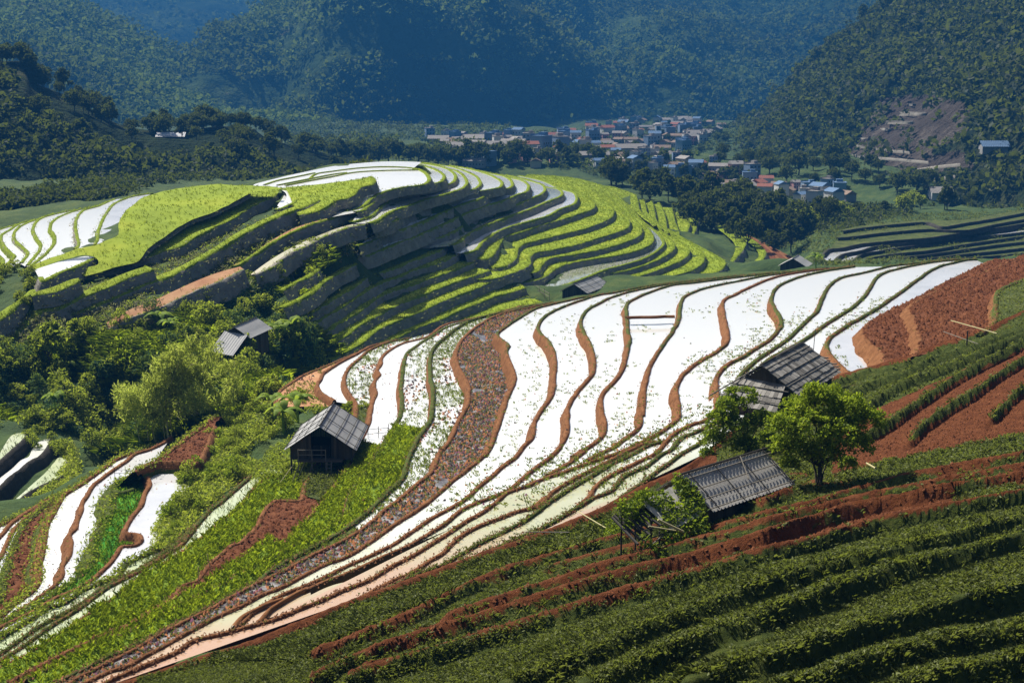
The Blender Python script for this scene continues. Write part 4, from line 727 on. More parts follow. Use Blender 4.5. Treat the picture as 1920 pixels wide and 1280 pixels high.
# pale cart tracks and ledges cut across the bare slope
def on_hill(rows, u, v):
    V = rows.reshape(-1, 3); pu, pv, f = proj(V); out = []
    for a, b in zip(u, v):
        d2 = (pu - a) ** 2 + (pv - b) ** 2 + (f > 1150) * 1e6; k = np.argsort(d2)[:4]; w = 1 / (d2[k] + 1e-3); dd = (f[k] * w).sum() / w.sum(); r_ = ray(a, b); out.append(r_ * dd / (r_[1] * CP - r_[2] * SP) * 0.984)
    return np.array(out)
for pts in ("1652 204,1690 206,1730 212,1762 216", "1642 240,1690 242,1720 244", "1605 273,1640 278,1680 282,1705 286", "1565 308,1600 312,1640 315,1660 318", "1540 340,1590 342,1640 346", "1580 355,1620 358,1660 362", "1500 368,1560 368,1610 372,1680 378", "1668 192,1700 192,1740 196", "1640 222,1690 224,1740 230,1780 236", "1620 258,1670 260,1720 264", "1590 290,1640 295,1700 300,1740 304", "1552 325,1600 328,1660 332", "1720 318,1760 312,1800 308", "1700 345,1740 338,1790 330"):
    px = catmull(np.array([tuple(map(float, a.split())) for a in pts.split(',')]), 3.0); Pp = on_hill(HILL['right'], px[:, 0], px[:, 1]); t = np.gradient(Pp, axis=0); Pp[:, 2] = smooth_arr(Pp[:, 2], 6); Pp[:, 1] = smooth_arr(Pp[:, 1], 6)
    w_ = 0.6; V = np.concatenate([Pp + [0, -w_, -0.9], Pp + [0, -w_, 0.2], Pp + [0, w_ * 1.0, 0.35]]); mesh_obj('path', V, grid_faces(3, len(Pp)), MAT['path'], kind='structure')
# ------------------------------------------------------------------ plants
def quads(P, X, Y):
    """one leaf quad per row: centre P, half axes X (width) and Y (length)"""
    V = np.stack([P - X * 0.35 - Y, P + X * 0.35 - Y * 0.98, P + X, P + Y, P - X], 1).reshape(-1, 3)
    n = len(P); i = np.arange(n)[:, None] * 5
    return V, i + np.arange(5)[None]
def rdir(n, rng): d = rng.normal(size=(n, 3)); return d / np.linalg.norm(d, axis=1)[:, None]
def leafcloud(P, size, rng, up=0.35, aspect=0.45, droop=0.0):
    n = len(P); nrm = rdir(n, rng) + [0, 0, up]; nrm /= np.linalg.norm(nrm, axis=1)[:, None]
    a = np.cross(nrm, rdir(n, rng)); a /= np.maximum(np.linalg.norm(a, axis=1), 1e-6)[:, None]
    a[:, 2] -= droop; b = np.cross(nrm, a); s = size * rng.uniform(0.6, 1.35, (n, 1))
    return quads(P, b * s * aspect, a * s)
def crown_pts(lobes, n, rng, shell=0.55):
    w = np.array([l[3] * l[4] * l[5] for l in lobes]) ** 0.7; k = rng.choice(len(lobes), n, p=w / w.sum()); L = np.array(lobes, float)[k]
    r = shell + (1 - shell) * rng.random((n, 1)) ** 0.6
    d = rdir(n, rng); d[:, 2] = np.where(d[:, 2] < -0.5, -d[:, 2], d[:, 2])
    bmp = 1 + 0.22 * np.sin(d[:, :1] * 7 + k[:, None]) * np.cos(d[:, 1:2] * 6 + 2 * k[:, None])
    P = L[:, :3] + d * L[:, 3:6] * r * bmp
    keep = vnoise(P[:, 0] * 1.7 / np.mean(w) ** 0.2, P[:, 2] * 1.7 / np.mean(w) ** 0.2 + P[:, 1], 5) > 0.22
    return P[keep]
PROTO_COL = {}
def tree_mesh(seed, H, Wd, nleaf, leaf, lm, nl=9, trunk=0.3, shape=0.5, aspect=0.45, droop=0.0, up=0.35):
    rng = np.random.default_rng(seed); lobes = []; tops = []
    for i in range(nl):
        a = 2.4 * i + rng.uniform(-0.4, 0.4); q = (i + 0.5) / nl; rr = Wd * 0.5 * (0.25 + 0.65 * math.sin(math.pi * min(0.95, shape * 0.35 + q * 0.8))) * rng.uniform(0.6, 1.0)
        z = H * (trunk + (1 - trunk) * (0.12 + 0.72 * q)); s = Wd * rng.uniform(0.17, 0.27)
        x, y = math.cos(a) * rr, math.sin(a) * rr
        lobes.append((x, y, z, s, s, s * rng.uniform(0.65, 0.95))); tops.append((x, y, z))
    P = crown_pts(lobes, nleaf, rng); V, F = leafcloud(P, leaf, rng, up, aspect, droop)
    b = MB(); b.tube([(0, 0, -0.3), (0.03 * Wd, 0, H * 0.2), (0, 0.02 * Wd, H * 0.5), (0, 0, H * 0.75)], Wd * 0.035, Wd * 0.012)
    for t in tops: b.tube([(0, 0, H * trunk * 0.8), (t[0] * 0.5, t[1] * 0.5, (H * trunk + t[2]) * 0.5), t], Wd * 0.016, Wd * 0.004, 4)
    return (V, F), (b.v, b.f)
def make_plant(name, label, cat, group, crown, stem, lm, loc=(0, 0, 0), crown_name='crown', stem_name='trunk'):
    r = empty(name, loc, 0, label, cat, group)
    mesh_obj(crown_name, crown[0], crown[1], MAT[lm], r)
    if stem is not None: mesh_obj(stem_name, stem[0], stem[1], MAT['bark'], r)
    return r
def place(proto, used, loc, s, rz, label=None, group=None, sz=None):
    o = proto if not used.get(proto.name) else copy_tree(proto); used[proto.name] = 1
    o.location = loc; o.scale = (s, s, sz or s); o.rotation_euler = (0, 0, rz)
    if label: o['label'] = label
    if group: o['group'] = group
    return o
USED = {}
def ray_ground(u, v, dmin=60, dmax=700, n=160):
    u = np.atleast_1d(u).astype(float); v = np.atleast_1d(v).astype(float); ds = np.geomspace(dmin, dmax, n); out = np.full((len(u), 3), np.nan)
    for i in range(len(u)):
        Q = atdist(np.full(n, u[i]), np.full(n, v[i]), ds); gz = base_z(Q[:, 0], Q[:, 1]); k = np.argmax(Q[:, 2] < gz)
        if Q[k, 2] < gz[k] and k > 0:
            a, b = Q[k - 1], Q[k]; fa = a[2] - gz[k - 1]; fb = gz[k] - b[2]; out[i] = a + (b - a) * fa / (fa + fb)
    return out
# ---------------- grass blades and leafy weeds as dense ground cover
def blades(P, k, h, w, lean, rng, bend=0.35):
    n = len(P); wk = np.repeat(np.broadcast_to(w, n), k) * 2.0; Q = np.repeat(P, k, 0) + np.column_stack([rng.normal(0, 1, n * k) * wk, rng.normal(0, 1, n * k) * wk, np.zeros(n * k)])
    H = (np.repeat(np.broadcast_to(h, n), k) * rng.uniform(0.55, 1.2, n * k))[:, None]; a = rng.uniform(0, 6.283, n * k)
    D = np.column_stack([np.cos(a), np.sin(a), np.zeros(n * k)]); S = np.column_stack([-np.sin(a), np.cos(a), np.zeros(n * k)]) * (np.repeat(np.broadcast_to(w, n), k) * rng.uniform(0.6, 1.3, n * k))[:, None]
    ln = (lean * rng.uniform(0.2, 1.4, n * k))[:, None]
    m = Q + D * H * ln * 0.35 + [0, 0, 1] * H * 0.6; t = Q + D * H * (ln * 0.9 + bend * rng.random((n * k, 1))) + [0, 0, 1] * H * (1.0 - 0.25 * ln)
    V = np.stack([Q - S * 0.5, Q + S * 0.5, m + S * 0.45, t, m - S * 0.45], 1).reshape(-1, 3)
    return V, np.arange(n * k)[:, None] * 5 + np.arange(5)[None]
def weeds(P, k, r, leaf, rng, h=0.5):
    n = len(P); Q = np.repeat(P, k, 0); d = rdir(n * k, rng) * np.repeat(np.broadcast_to(r, n), k)[:, None]; d[:, 2] = np.abs(d[:, 2]) * h * 2
    return leafcloud(Q + d, np.repeat(np.broadcast_to(leaf, n), k)[:, None], rng, 0.7, 0.42)
def join_parts(parts):
    vs, fs, b = [], [], 0
    for V, F in parts: vs.append(V); fs.append(F + b); b += len(V)
    return np.concatenate(vs), np.concatenate(fs)
def sample_tread(V, F, dens, rng):
    A, B, Cc = V[F[:, 0]], V[F[:, 1]], V[F[:, 2]]; ar = np.linalg.norm(np.cross(B - A, Cc - A), axis=1) / 2
    n = rng.poisson(ar.sum() * dens)
    if n == 0: return np.zeros((0, 3))
    k = rng.choice(len(F), n, p=ar / ar.sum()); r1 = np.sqrt(rng.random((n, 1))); r2 = rng.random((n, 1))
    P = (1 - r1) * A[k] + r1 * (1 - r2) * B[k] + r1 * r2 * Cc[k]
    u, v, f = proj(P); return P[(f > 5) & (u > -40) & (u < 1960) & (v > -40) & (v < 1320)]
def cover(name, V, F, mat): o = mesh_obj(name, V, F, MAT[mat]); o['kind'] = 'stuff'; return o
def clods(P, r, rng):
    n = len(P); a = rng.uniform(0, 6.283, n); r = r * rng.uniform(0.5, 1.4, n); V = []
    for k in range(4): V.append(P + np.column_stack([np.cos(a + k * 1.571) * r * rng.uniform(.6, 1.2, n), np.sin(a + k * 1.571) * r * rng.uniform(.6, 1.2, n), np.full(n, -0.02)]))
    V.append(P + np.column_stack([rng.normal(0, .3, n) * r, rng.normal(0, .3, n) * r, r * rng.uniform(.5, 1.3, n)]))
    V = np.stack(V, 1).reshape(-1, 3); i = np.arange(n)[:, None] * 5
    return V, np.concatenate([i + np.array([[k, (k + 1) % 4, 4]]) for k in range(4)])
rg = np.random.default_rng(11)
# standing rice
parts = []
for key in [('M', 'rice_near'), ('NN', 'rice_near'), ('T', 'rice_near')]:
    P = sample_tread(*TREADS[key], 16, rg); P = P[vnoise(P[:, 0] * .5, P[:, 1] * .5, 3) > 0.06]; parts.append(blades(P, 4, 0.42 * (0.8 + 0.5 * vnoise(P[:, 0] * .4, P[:, 1] * .4, 8)), 0.028, 0.5, rg))
cover('rice_plants', *join_parts(parts), 'leaf_rice')
P = sample_tread(*TREADS[('Yc', 'rice_bright')], 14, rg); cover('rice_plants', *blades(P, 4, 0.35, 0.035, 0.5, rg), 'leaf_bright')
parts = []
for key, (V, F) in TREADS.items():
    if key == 'dome' or (isinstance(key, tuple) and key[1] == 'rice_far'):
        P = sample_tread(V, F, 1.6 if key == 'dome' else 2.6, rg); parts.append(blades(P, 3, 0.30, 0.06, 0.6, rg))
cover('rice_plants', *join_parts(parts), 'leaf_rice_far')
# young rice standing in the shallow water
parts = []
for key, (V, F) in TREADS.items():
    if isinstance(key, tuple) and key[1] == 'water_young' or key == ('W17', 'water_olive'):
        P = sample_tread(V, F, 7 if key[0] in ('U', 'U2', 'V') else 3.5, rg); parts.append(blades(P, 2, 0.30, 0.022, 0.4, rg))
cover('rice_plants', *join_parts(parts), 'seedling')
# tufts along the field banks
parts, partsf = [], []
for nm, c in CUR.items():
    if c.bank == 'bank_dark': continue
    if c.bank == 'bank_brown':
        T = np.concatenate(c.bank_rows[1:4]); f = T[:, 1]; k = rg.random(len(T)) < np.where(f < 110, 0.8, 0.4) * (0.05 + 0.8 * np.tile(c.topv, 3))
        T = T[k]; T = T[vnoise(T[:, 0] * .35, T[:, 1] * .35, 4) > 0.40]; T = T + rg.normal(0, 0.12, T.shape) * [1, 1, 0.1]
        parts.append(blades(T, 4, 0.15, 0.024, 0.8, rg))
    else:
        T = np.concatenate(c.bank_rows[1:5]); T = T[rg.random(len(T)) < 0.4]; T = T + rg.normal(0, 0.2, T.shape) * [1, 1, 0.2]
        partsf.append(blades(T, 3, 0.24, 0.06, 0.7, rg))
cover('bank_grass', *join_parts(parts), 'leaf_weed'); cover('bank_grass', *join_parts(partsf), 'leaf_rice_far')
# withered grass hanging on the shaded banks of the far hill
parts = []
for nm, c in CUR.items():
    if c.bank == 'bank_far':
        T = np.concatenate(c.bank_rows[4:8]); T = T[rg.random(len(T)) < 0.5]; T = T + rg.normal(0, 0.3, T.shape) * [1, 1, 0.4]; parts.append(blades(T, 2, 0.32, 0.06, 0.9, rg))
cover('bank_grass', *join_parts(parts), 'dry_grass')
parts = []
for nm, c in CUR.items():
    if c.bank == 'bank_brown':
        T = np.concatenate(c.bank_rows[1:6]); T = np.repeat(T, 2, 0); T = T[rg.random(len(T)) < 0.5]; T = T + rg.normal(0, 0.10, T.shape) * [1, 1, 0.5]; parts.append(clods(T - [0, 0, .01], 0.055, rg))
cover('soil_clods', *join_parts(parts), 'bank_clods')
# grassy banks in the lower left
parts = []
for nm in ('Yc', 'AA', 'BB', 'EE', 'S1', 'V'):
    c = CUR[nm]; T = np.concatenate(c.bank_rows[2:8]); T = np.repeat(T, 2, 0)[rg.random(2 * len(T)) < 0.9]; T = T + rg.normal(0, 0.25, T.shape) * [1, 1, 0.2]; parts.append(weeds(T, 3, 0.2, 0.12, rg))
cover('bank_grass', *join_parts(parts), 'leaf_bush')
# seedlings and clods in the flooded beds
parts = []; sd = []
P = sample_tread(*TREADS[('K', 'dense')], 26, rg); P = P[vnoise(P[:, 0] * .6, P[:, 1] * .35, 6) > 0.16]; parts.append(clods(P, 0.14, rg)); sd.append(blades(P[::5], 3, 0.2, 0.04, 0.6, rg))
for key, dn in ((('L', 'seed'), 7), (('M', 'seed'), 4), (('O', 'seed'), 5), (('L', 'grass'), 8), (('R2', 'soil_pink'), 3)):
    P = sample_tread(*TREADS[key], dn, rg); m = vnoise(P[:, 0] * .5, P[:, 1] * .22, 9); sd.append(blades(P[m > 0.3], 4, 0.24, 0.05, 0.8, rg)); parts.append(clods(P[m < 0.36], 0.15, rg))
for nm in ('A', 'B', 'C', 'D', 'E', 'F', 'G', 'H', 'I', 'J', 'P', 'Q', 'W7'):
    c = CUR[nm]; U = CUR.get(c.upper) if isinstance(c.upper, str) else None
    if U is None: continue
    k = rg.choice(len(U.P), int(len(U.P) * 1.7)); off = U.w * 1.1 + 0.3 + rg.gamma(1.5, 1.0, len(k)); T = np.column_stack([U.P[k, :2] + U.n[k] * off[:, None] + rg.normal(0, .2, (len(k), 2)), np.full(len(k), -c.h0 - 0.03)])
    u, v, f = proj(T); ok = (vnoise(T[:, 0] * .3, T[:, 1] * .12, 17) > 0.50) & (v < 960) & (U.px[k, 1] > 540); T = T[ok]; j = rg.random(len(T)) < 0.75
    sd.append(blades(T[j], 5, 0.17, 0.05, 1.0, rg)); parts.append(clods(T[~j], 0.09, rg))
for key in (('Zc', 'water_grey'), ('AA', 'water_white'), ('X1', 'water_grey'), ('CC', 'water_grey'), ('NN', 'water_white')):
    P = sample_tread(*TREADS[key], 0.5, rg); parts.append(clods(P, 0.09, rg))
cover('seedlings', *join_parts(sd), 'seedling'); V, F = join_parts(parts)
cover('soil_clods', V, F, 'clods')
# big clods on the dug brown beds
parts = []
for key in (('ub', 'soil'), ('uc', 'soil'), ('S1', 'soil'), ('BB', 'soil'), ('O', 'soil')):
    P = sample_tread(*TREADS[key], 9, rg); parts.append(clods(P + [0, 0, 0.02], 0.17, rg))
# slope cover
n = 120000; u = rg.uniform(-20, 1950, n); v = lin_s(u, L0) + 4 + rg.random(n) ** 0.8 * (1300 - np.minimum(lin_s(u, L0), 1290)); k = v < 1330; u, v = u[k], v[k]
P, g = f2_point(u, v); d = P[:, 1]; near = f2_fields.near; k = rg.random(len(P)) > near * 0.97; P, g, d = P[k], g[k], d[k]
nz = vnoise(P[:, 0] * 0.6, P[:, 1] * 0.6, 14)
soil = (g < 0.35) & (rg.random(len(g)) < 0.9); parts.append(clods(P[soil] + [0, 0, 0.03], 0.055 + 0.04 * rg.random(soil.sum()), rg))
V, F = join_parts(parts); cover('soil_clods', V, F, 'soil')
green = (g > 0.42 + 0.25 * (nz - 0.5)) | ((g > 0.15) & (nz > 0.72)); P, d, g = P[green], d[green], g[green]
k = vnoise(P[:, 0] * 1.1, P[:, 1] * 1.1, 51) > 0.13; P, d, g = P[k], d[k], g[k]
nz = vnoise(P[:, 0] * 0.7, P[:, 1] * 0.7, 22); tall = 0.55 + 0.9 * nz; uu, vv, ff = proj(P); tall = tall * np.where((uu < 1150) & (vv < np.interp(uu, [560, 886, 1280], [1246, 1102, 985])), 1.7, 1.0)
a = rg.random(len(P)) < 0.42; tall = tall * 0.8
cover('weeds', *join_parts([weeds(P[a], 7, 0.16 * tall[a], 0.030 + 0.0007 * d[a], rg, 0.7), blades(P[~a], 5, 0.24 * tall[~a], 0.010 + 0.0002 * d[~a], 0.8, rg)]), 'leaf_weed')
P = np.concatenate([sample_tread(*TREADS[('O', 'grass')], 8, rg), sample_tread(*TREADS[('ua', 'grass')], 6, rg)]); cover('weeds', *weeds(P, 6, 0.2, 0.09, rg), 'leaf_weed')
# bright grass in front of the vine covered hut
u = rg.uniform(1135, 1360, 2600); v = np.interp(u, [1135, 1180, 1250, 1360], [992, 975, 955, 955]) + rg.uniform(-6, 26, len(u)) * 0.8; P, _ = f2_point(u, v); cover('weeds', *join_parts([weeds(P[::2], 8, 0.22, 0.06, rg, 0.8), blades(P[1::2], 7, 0.35, 0.016, 0.6, rg)]), 'leaf_tree')
# rough growth round the stilts of the hut and at the ends of the little paddies
def spot_weeds(txt, h, n, r, leaf, mat, hh=0.8):
    bp = np.array([tuple(map(float, a.split())) for a in txt.split(',')]); lo, hi = bp.min(0), bp.max(0); q = rg.uniform(lo, hi, (n * 6, 2)); q = q[inside(bp, q[:, 0], q[:, 1])][:n]
    cover('weeds', *weeds(unproj(q[:, 0], q[:, 1], h), 9, r, leaf, rg, hh), mat)
spot_weeds("545 868,560 850,600 868,650 862,664 838,672 850,655 885,610 896,570 905,548 890", 31.4, 420, 0.35, 0.11, 'leaf_bush')
spot_weeds("120 815,140 850,150 900,118 930,60 965,-10 985,-10 965,60 945,108 905,130 870", 41.4, 700, 0.6, 0.16, 'leaf_bush')
spot_weeds("470 885,510 845,562 812,562 872,505 902,475 905", 31.9, 420, 0.32, 0.10, 'leaf_bush')
spot_weeds("566 882,628 884,622 932,570 926", 31.0, 260, 0.28, 0.09, 'leaf_weed')
# ------------------------------------------------------------------ field huts
def boardmat(name, a, b, sc=6.0):
    m, nt, out = newmat(name); g = N(nt, 'ShaderNodeNewGeometry'); tc = N(nt, 'ShaderNodeTexCoord')
    f = math_(nt, 'ADD', math_(nt, 'MULTIPLY', g.outputs['Random Per Island'], 0.6), math_(nt, 'MULTIPLY', noise(nt, sc, 6, tc.outputs['Object'], 0.7), 0.4))
    pbsdf(nt, out, ramp(nt, f, [(0.15, a), (0.55, tuple((x + y) / 2 for x, y in zip(a, b))), (0.95, b)]), 0.8, bump(nt, noise(nt, sc * 5, 4, tc.outputs['Object']), 0.5, 0.02), 0.08); MAT[name] = m
boardmat('old_boards', (0.085, 0.080, 0.072), (0.30, 0.285, 0.255))
boardmat('wall_boards', (0.035, 0.029, 0.023), (0.12, 0.098, 0.076))
boardmat('grey_sheet', (0.22, 0.21, 0.19), (0.46, 0.44, 0.40), 1.5)
boardmat('light_sheet', (0.22, 0.22, 0.215), (0.46, 0.46, 0.45), 1.2)
boardmat('pole_wood', (0.10, 0.09, 0.075), (0.24, 0.22, 0.18))
boardmat('dark_pole', (0.025, 0.023, 0.021), (0.07, 0.065, 0.058))
boardmat('bamboo_pole', (0.28, 0.25, 0.12), (0.50, 0.46, 0.26))
simple('dark_inside', [(0.3, (0.006, 0.005, 0.005)), (0.7, (0.015, 0.013, 0.012))], 2.0)
def slope_boards(mb, A, B, Cc, D, rows, cols, rng, th=0.03, lap=0.12):
    A, B, Cc, D = map(Vector, (A, B, Cc, D)); nrm = (B - A).cross(D - A).normalized()
    if nrm.z < 0: nrm = -nrm
    for r in range(rows):
        for c in range(cols):
            a0, a1 = c / cols, (c + 1) / cols - 0.004; r0, r1 = r / rows, min(1.03, (r + 1) / rows + lap / rows + rng.uniform(-.04, .06) / rows)
            f = lambda s, t: (A.lerp(B, s)).lerp(D.lerp(Cc, s), t)
            up = nrm * (th + 0.02 + rng.uniform(0, 0.05)); lo = nrm * rng.uniform(0.0, 0.012)
            q = [f(a0, r0) + lo, f(a1, r0) + lo, f(a1, r1) + up, f(a0, r1) + up]
            mb.add(q + [p + nrm * th for p in q], [(0, 3, 2, 1), (4, 5, 6, 7), (0, 1, 5, 4), (1, 2, 6, 5), (2, 3, 7, 6), (3, 0, 4, 7)])
def slope_sheet(mb, A, B, Cc, D, waves, amp=0.035, nv=6, sag=0.04, rng=None):
    A, B, Cc, D = map(Vector, (A, B, Cc, D)); nrm = (B - A).cross(D - A).normalized()
    if nrm.z < 0: nrm = -nrm
    nu = waves * 6 + 1; vs = []
    for j in range(nv + 1):
        for i in range(nu):
            s, t = i / (nu - 1), j / nv; p = A.lerp(B, s).lerp(D.lerp(Cc, s), t)
            vs.append(p + nrm * (amp * math.sin(6.2832 * waves * s) - sag * math.sin(math.pi * t) * math.sin(math.pi * s) + 0.02 * (int(t * 3) % 2)))
    fs = [(j * nu + i, j * nu + i + 1, (j + 1) * nu + i + 1, (j + 1) * nu + i) for j in range(nv) for i in range(nu - 1)]
    n = len(vs); mb.add(vs + [p - nrm * 0.03 for p in vs], fs + [tuple(n + k for k in f[::-1]) for f in fs])
def hut(name, label, R0, R1, half, drop, ground, style='boards', over=0.35, wallmat='wall_boards', rows=5, cols=14, halfL=None, stilts=0.0, poles=True, seed=1, wall_gap=None, group='field huts among the terraces'):
    rng = random.Random(seed); R0 = Vector(R0); R1 = Vector(R1); e = (R1 - R0); e.z = 0; L = e.length; e.normalize(); p = Vector((e.y, -e.x, 0)); halfL = halfL or half
    mid = (R0 + R1) / 2; base = Vector((mid.x, mid.y, ground)); root = empty(name, base, 0, label, 'hut', group); O = lambda v: Vector(v) - base
    r0 = R0 - e * over; r1 = R1 + e * over; dl = drop * halfL / half
    er0, er1 = r0 + p * half - Vector((0, 0, drop)), r1 + p * half - Vector((0, 0, drop)); el0, el1 = r0 - p * halfL - Vector((0, 0, dl)), r1 - p * halfL - Vector((0, 0, dl))
    matr = {'boards': 'old_boards', 'sheet': 'grey_sheet', 'light': 'light_sheet'}[style]
    for a, b, c_, d in ((r0, r1, er1, er0), (r1, r0, el0, el1)):
        mb = MB()
        if style == 'boards': slope_boards(mb, O(a), O(b), O(c_), O(d), rows, cols, rng)
        else: slope_sheet(mb, O(a), O(b), O(c_), O(d), max(8, int(L / 0.22)), 0.03 if style == 'sheet' else 0.018)
        ro = mb.build('roof', MAT[matr], root)
        if poles:
            nrm = (b - a).cross(d - a).normalized();
            if nrm.z < 0: nrm = -nrm
            for t in (0.12, 0.42, 0.68, 0.93):
                m2 = MB(); m2.bar(O(a.lerp(d, t) + nrm * 0.09 - e * 0.15), O(b.lerp(c_, t) + nrm * 0.09 + e * 0.12), 0.05, n=5); m2.build('roof_batten', MAT['pole_wood' if style != 'light' else 'dark_pole'], ro)
            for s in ((0.06, 0.36, 0.66, 0.96) if style != 'boards' else (0.35, 0.7)):
                m2 = MB(); m2.bar(O(a.lerp(b, s) + nrm * 0.11), O(d.lerp(c_, s) + nrm * 0.11), 0.045, n=5); m2.build('roof_batten', MAT['dark_pole' if style != 'boards' else 'pole_wood'], ro)
    m2 = MB(); m2.bar(O(r0 + Vector((0, 0, 0.1)) - e * 0.1), O(r1 + Vector((0, 0, 0.1)) + e * 0.1), 0.09, n=6); m2.build('ridge_pole', MAT['dark_pole'], root)
    # walls of upright boards, on stilts if the floor is raised
    fz = ground + stilts; ins = 0.45
    cs = [R0 + e * 0.1 + p * (half - ins), R1 - e * 0.1 + p * (half - ins), R1 - e * 0.1 - p * (halfL - ins), R0 + e * 0.1 - p * (halfL - ins)]
    zt = R0.z - drop * (half - ins) / half - 0.06
    mb = MB()
    for i in range(4):
        a, b = cs[i], cs[(i + 1) % 4]; n = max(6, int((b - a).length / 0.2)); gable = i in (1, 3)
        for k in range(n):
            if wall_gap == i and 0.35 < (k + 0.5) / n < 0.65: continue
            q0 = a.lerp(b, k / n); q1 = a.lerp(b, (k + 0.94) / n); s = (k + 0.47) / n
            top = zt + ((R0.z - zt - 0.12) * (1 - abs(2 * s - 1)) if gable else 0); w = (q1 - q0); out = Vector((w.y, -w.x, 0)).normalized() * (0.02 + rng.uniform(0, 0.012))
            q = [Vector((q0.x, q0.y, fz)), Vector((q1.x, q1.y, fz)), Vector((q1.x, q1.y, top)), Vector((q0.x, q0.y, top))]
            q = [O(v) for v in q]; mb.add([v - out for v in q] + [v + out for v in q], [(0, 3, 2, 1), (4, 5, 6, 7), (0, 1, 5, 4), (1, 2, 6, 5), (2, 3, 7, 6), (3, 0, 4, 7)])
    mb.build('wall', MAT[wallmat], root)
    if wall_gap is not None:
        a, b = cs[wall_gap], cs[(wall_gap + 1) % 4]; q0, q1 = a.lerp(b, 0.36), a.lerp(b, 0.64); mb = MB()
        dpt = Vector((-(q1 - q0).y, (q1 - q0).x, 0)).normalized() * 0.12; qs = [Vector((q0.x, q0.y, fz)), Vector((q1.x, q1.y, fz)), Vector((q1.x, q1.y, zt)), Vector((q0.x, q0.y, zt))]
        qs = [O(v) + dpt for v in qs]; mb.add(qs + [v + dpt * 0.3 for v in qs], [(0, 3, 2, 1), (4, 5, 6, 7), (0, 1, 5, 4), (1, 2, 6, 5), (2, 3, 7, 6), (3, 0, 4, 7)]); mb.build('doorway_shade', MAT['dark_inside'], root)  # near black panel, the shade inside the open gap put into its colour
    mb = MB(); c4 = sum(cs, Vector()) / 4; M = Matrix.Rotation(math.atan2(e.y, e.x), 4, 'Z'); mb.box(O((c4.x, c4.y, fz - 0.05)), (L, half + halfL - 0.8, 0.1), M); mb.build('floor_deck', MAT['wall_boards'], root)
    for q in cs + [(cs[0] + cs[3]) / 2, (cs[1] + cs[2]) / 2]:
        m2 = MB(); m2.bar(O((q.x, q.y, ground - 1.2)), O((q.x, q.y, zt)), 0.13, n=6); m2.build('post', MAT['dark_pole'], root)
    return root, base, (r0, r1, er0, er1, el0, el1), e, p
def UP(u, v, h): return Vector(unproj(u, v, h))
def strut(root, base, name, a, b, w=0.05, mat='pole_wood'):
    m = MB(); m.bar(Vector(a) - base, Vector(b) - base, w, n=5); return m.build(name, MAT[mat], root)
# 1: plank roof hut at the edge of the flooded slope
R0, R1 = UP(1431, 684, 17.6), UP(1517, 639, 17.6); R1 = R0 + (R1 - R0) * 0.85
root, base, q, e, p = hut('field_hut', 'dark hut with split board roof and pale roof poles above the two green trees', R0, R1, 2.5, 1.75, -20.9, 'boards', rows=5, cols=18, seed=3)
rng = random.Random(5); mb = MB(); a = R0 - e * 0.2 - p * 1.5 - Vector((0, 0, 0.9)); b_ = R0 - e * 0.2 + p * 1.6 - Vector((0, 0, 1.1))
slope_boards(mb, a - base, b_ - base, b_ - e * 2.6 + p * 0.3 - Vector((0, 0, 1.2)) - base, a - e * 2.9 - p * 0.4 - Vector((0, 0, 1.1)) - base, 4, 13, rng); mb.build('lean_to_roof', MAT['old_boards'], root)
for k in (0.3, 0.75): strut(root, base, 'roof_batten', a - e * 2.8 * k - p * 0.5 - Vector((0, 0, 1.1 * k - 0.12)), b_ - e * 2.6 * k + p * 0.4 - Vector((0, 0, 1.2 * k - 0.12)))
strut(root, base, 'roof_pole', R1 - e * 0.2 - p * 0.1 + Vector((0, 0, 0.15)), R0 - e * 4.2 - p * 1.9 - Vector((0, 0, 1.35)), 0.07)
strut(root, base, 'roof_pole', R1 - e * 0.8 - p * 0.35 + Vector((0, 0, 0.1)), R0 - e * 3.6 - p * 1.3 - Vector((0, 0, 1.2)), 0.06)
strut(root, base, 'pole', R1 + e * 0.7 + p * 0.5 - Vector((0, 0, 1.5)), R1 + e * 0.8 + p * 0.6 + Vector((0, 0, 1.0)), 0.04)
for k in range(7): strut(root, base, 'loose_board', q[3] - p * (0.3 + 0.2 * k) + Vector((0, 0, 0.25 + 0.13 * k)), q[3] - p * (0.1 + 0.2 * k) + e * (0.5 + 0.25 * (k % 3)) + Vector((0, 0, 0.1 + 0.12 * k)), 0.09, 'old_boards')
# 2: sheet roof hut behind the brown ridges, with a fallen lean-to
R0, R1 = UP(1288, 889, 16.9), UP(1425, 847, 16.9)
root, base, q, e, p = hut('field_hut', 'grey corrugated sheet roof hut overgrown with vines in front of the brown ridges', R0, R1, 1.75, 1.25, -19.3, 'sheet', seed=7)
HUT2 = (R0, R1, e, p, base)
mb = MB(); a = R0 - e * 0.5 + Vector((0, 0, -0.25)); slope_sheet(mb, a - base, a - e * 2.6 - Vector((0, 0, 0.35)) - base, a - e * 2.6 + p * 1.7 - Vector((0, 0, 1.2)) - base, a + p * 1.6 - Vector((0, 0, 0.95)) - base, 8); mb.build('lean_to_roof', MAT['grey_sheet'], root)
for k in range(12):
    s = a - e * (2.5 + 0.12 * k) - Vector((0, 0, 0.42 + 0.05 * k)); strut(root, base, 'loose_board', s - p * 0.5 + Vector((0, 0, .12)), s + p * (0.7 + 0.25 * (k % 4)) - e * (0.3 * (k % 3)) - Vector((0, 0, 0.45)), 0.10, 'dark_pole')
for x in (2.0, 3.0, 3.9):
    for y in (0.1, 1.4):
        s = a - e * x + p * y; strut(root, base, 'post', (s.x, s.y, base.z - 1.2), (s.x, s.y, a.z - 0.5 - 0.5 * y), 0.07, 'dark_pole')
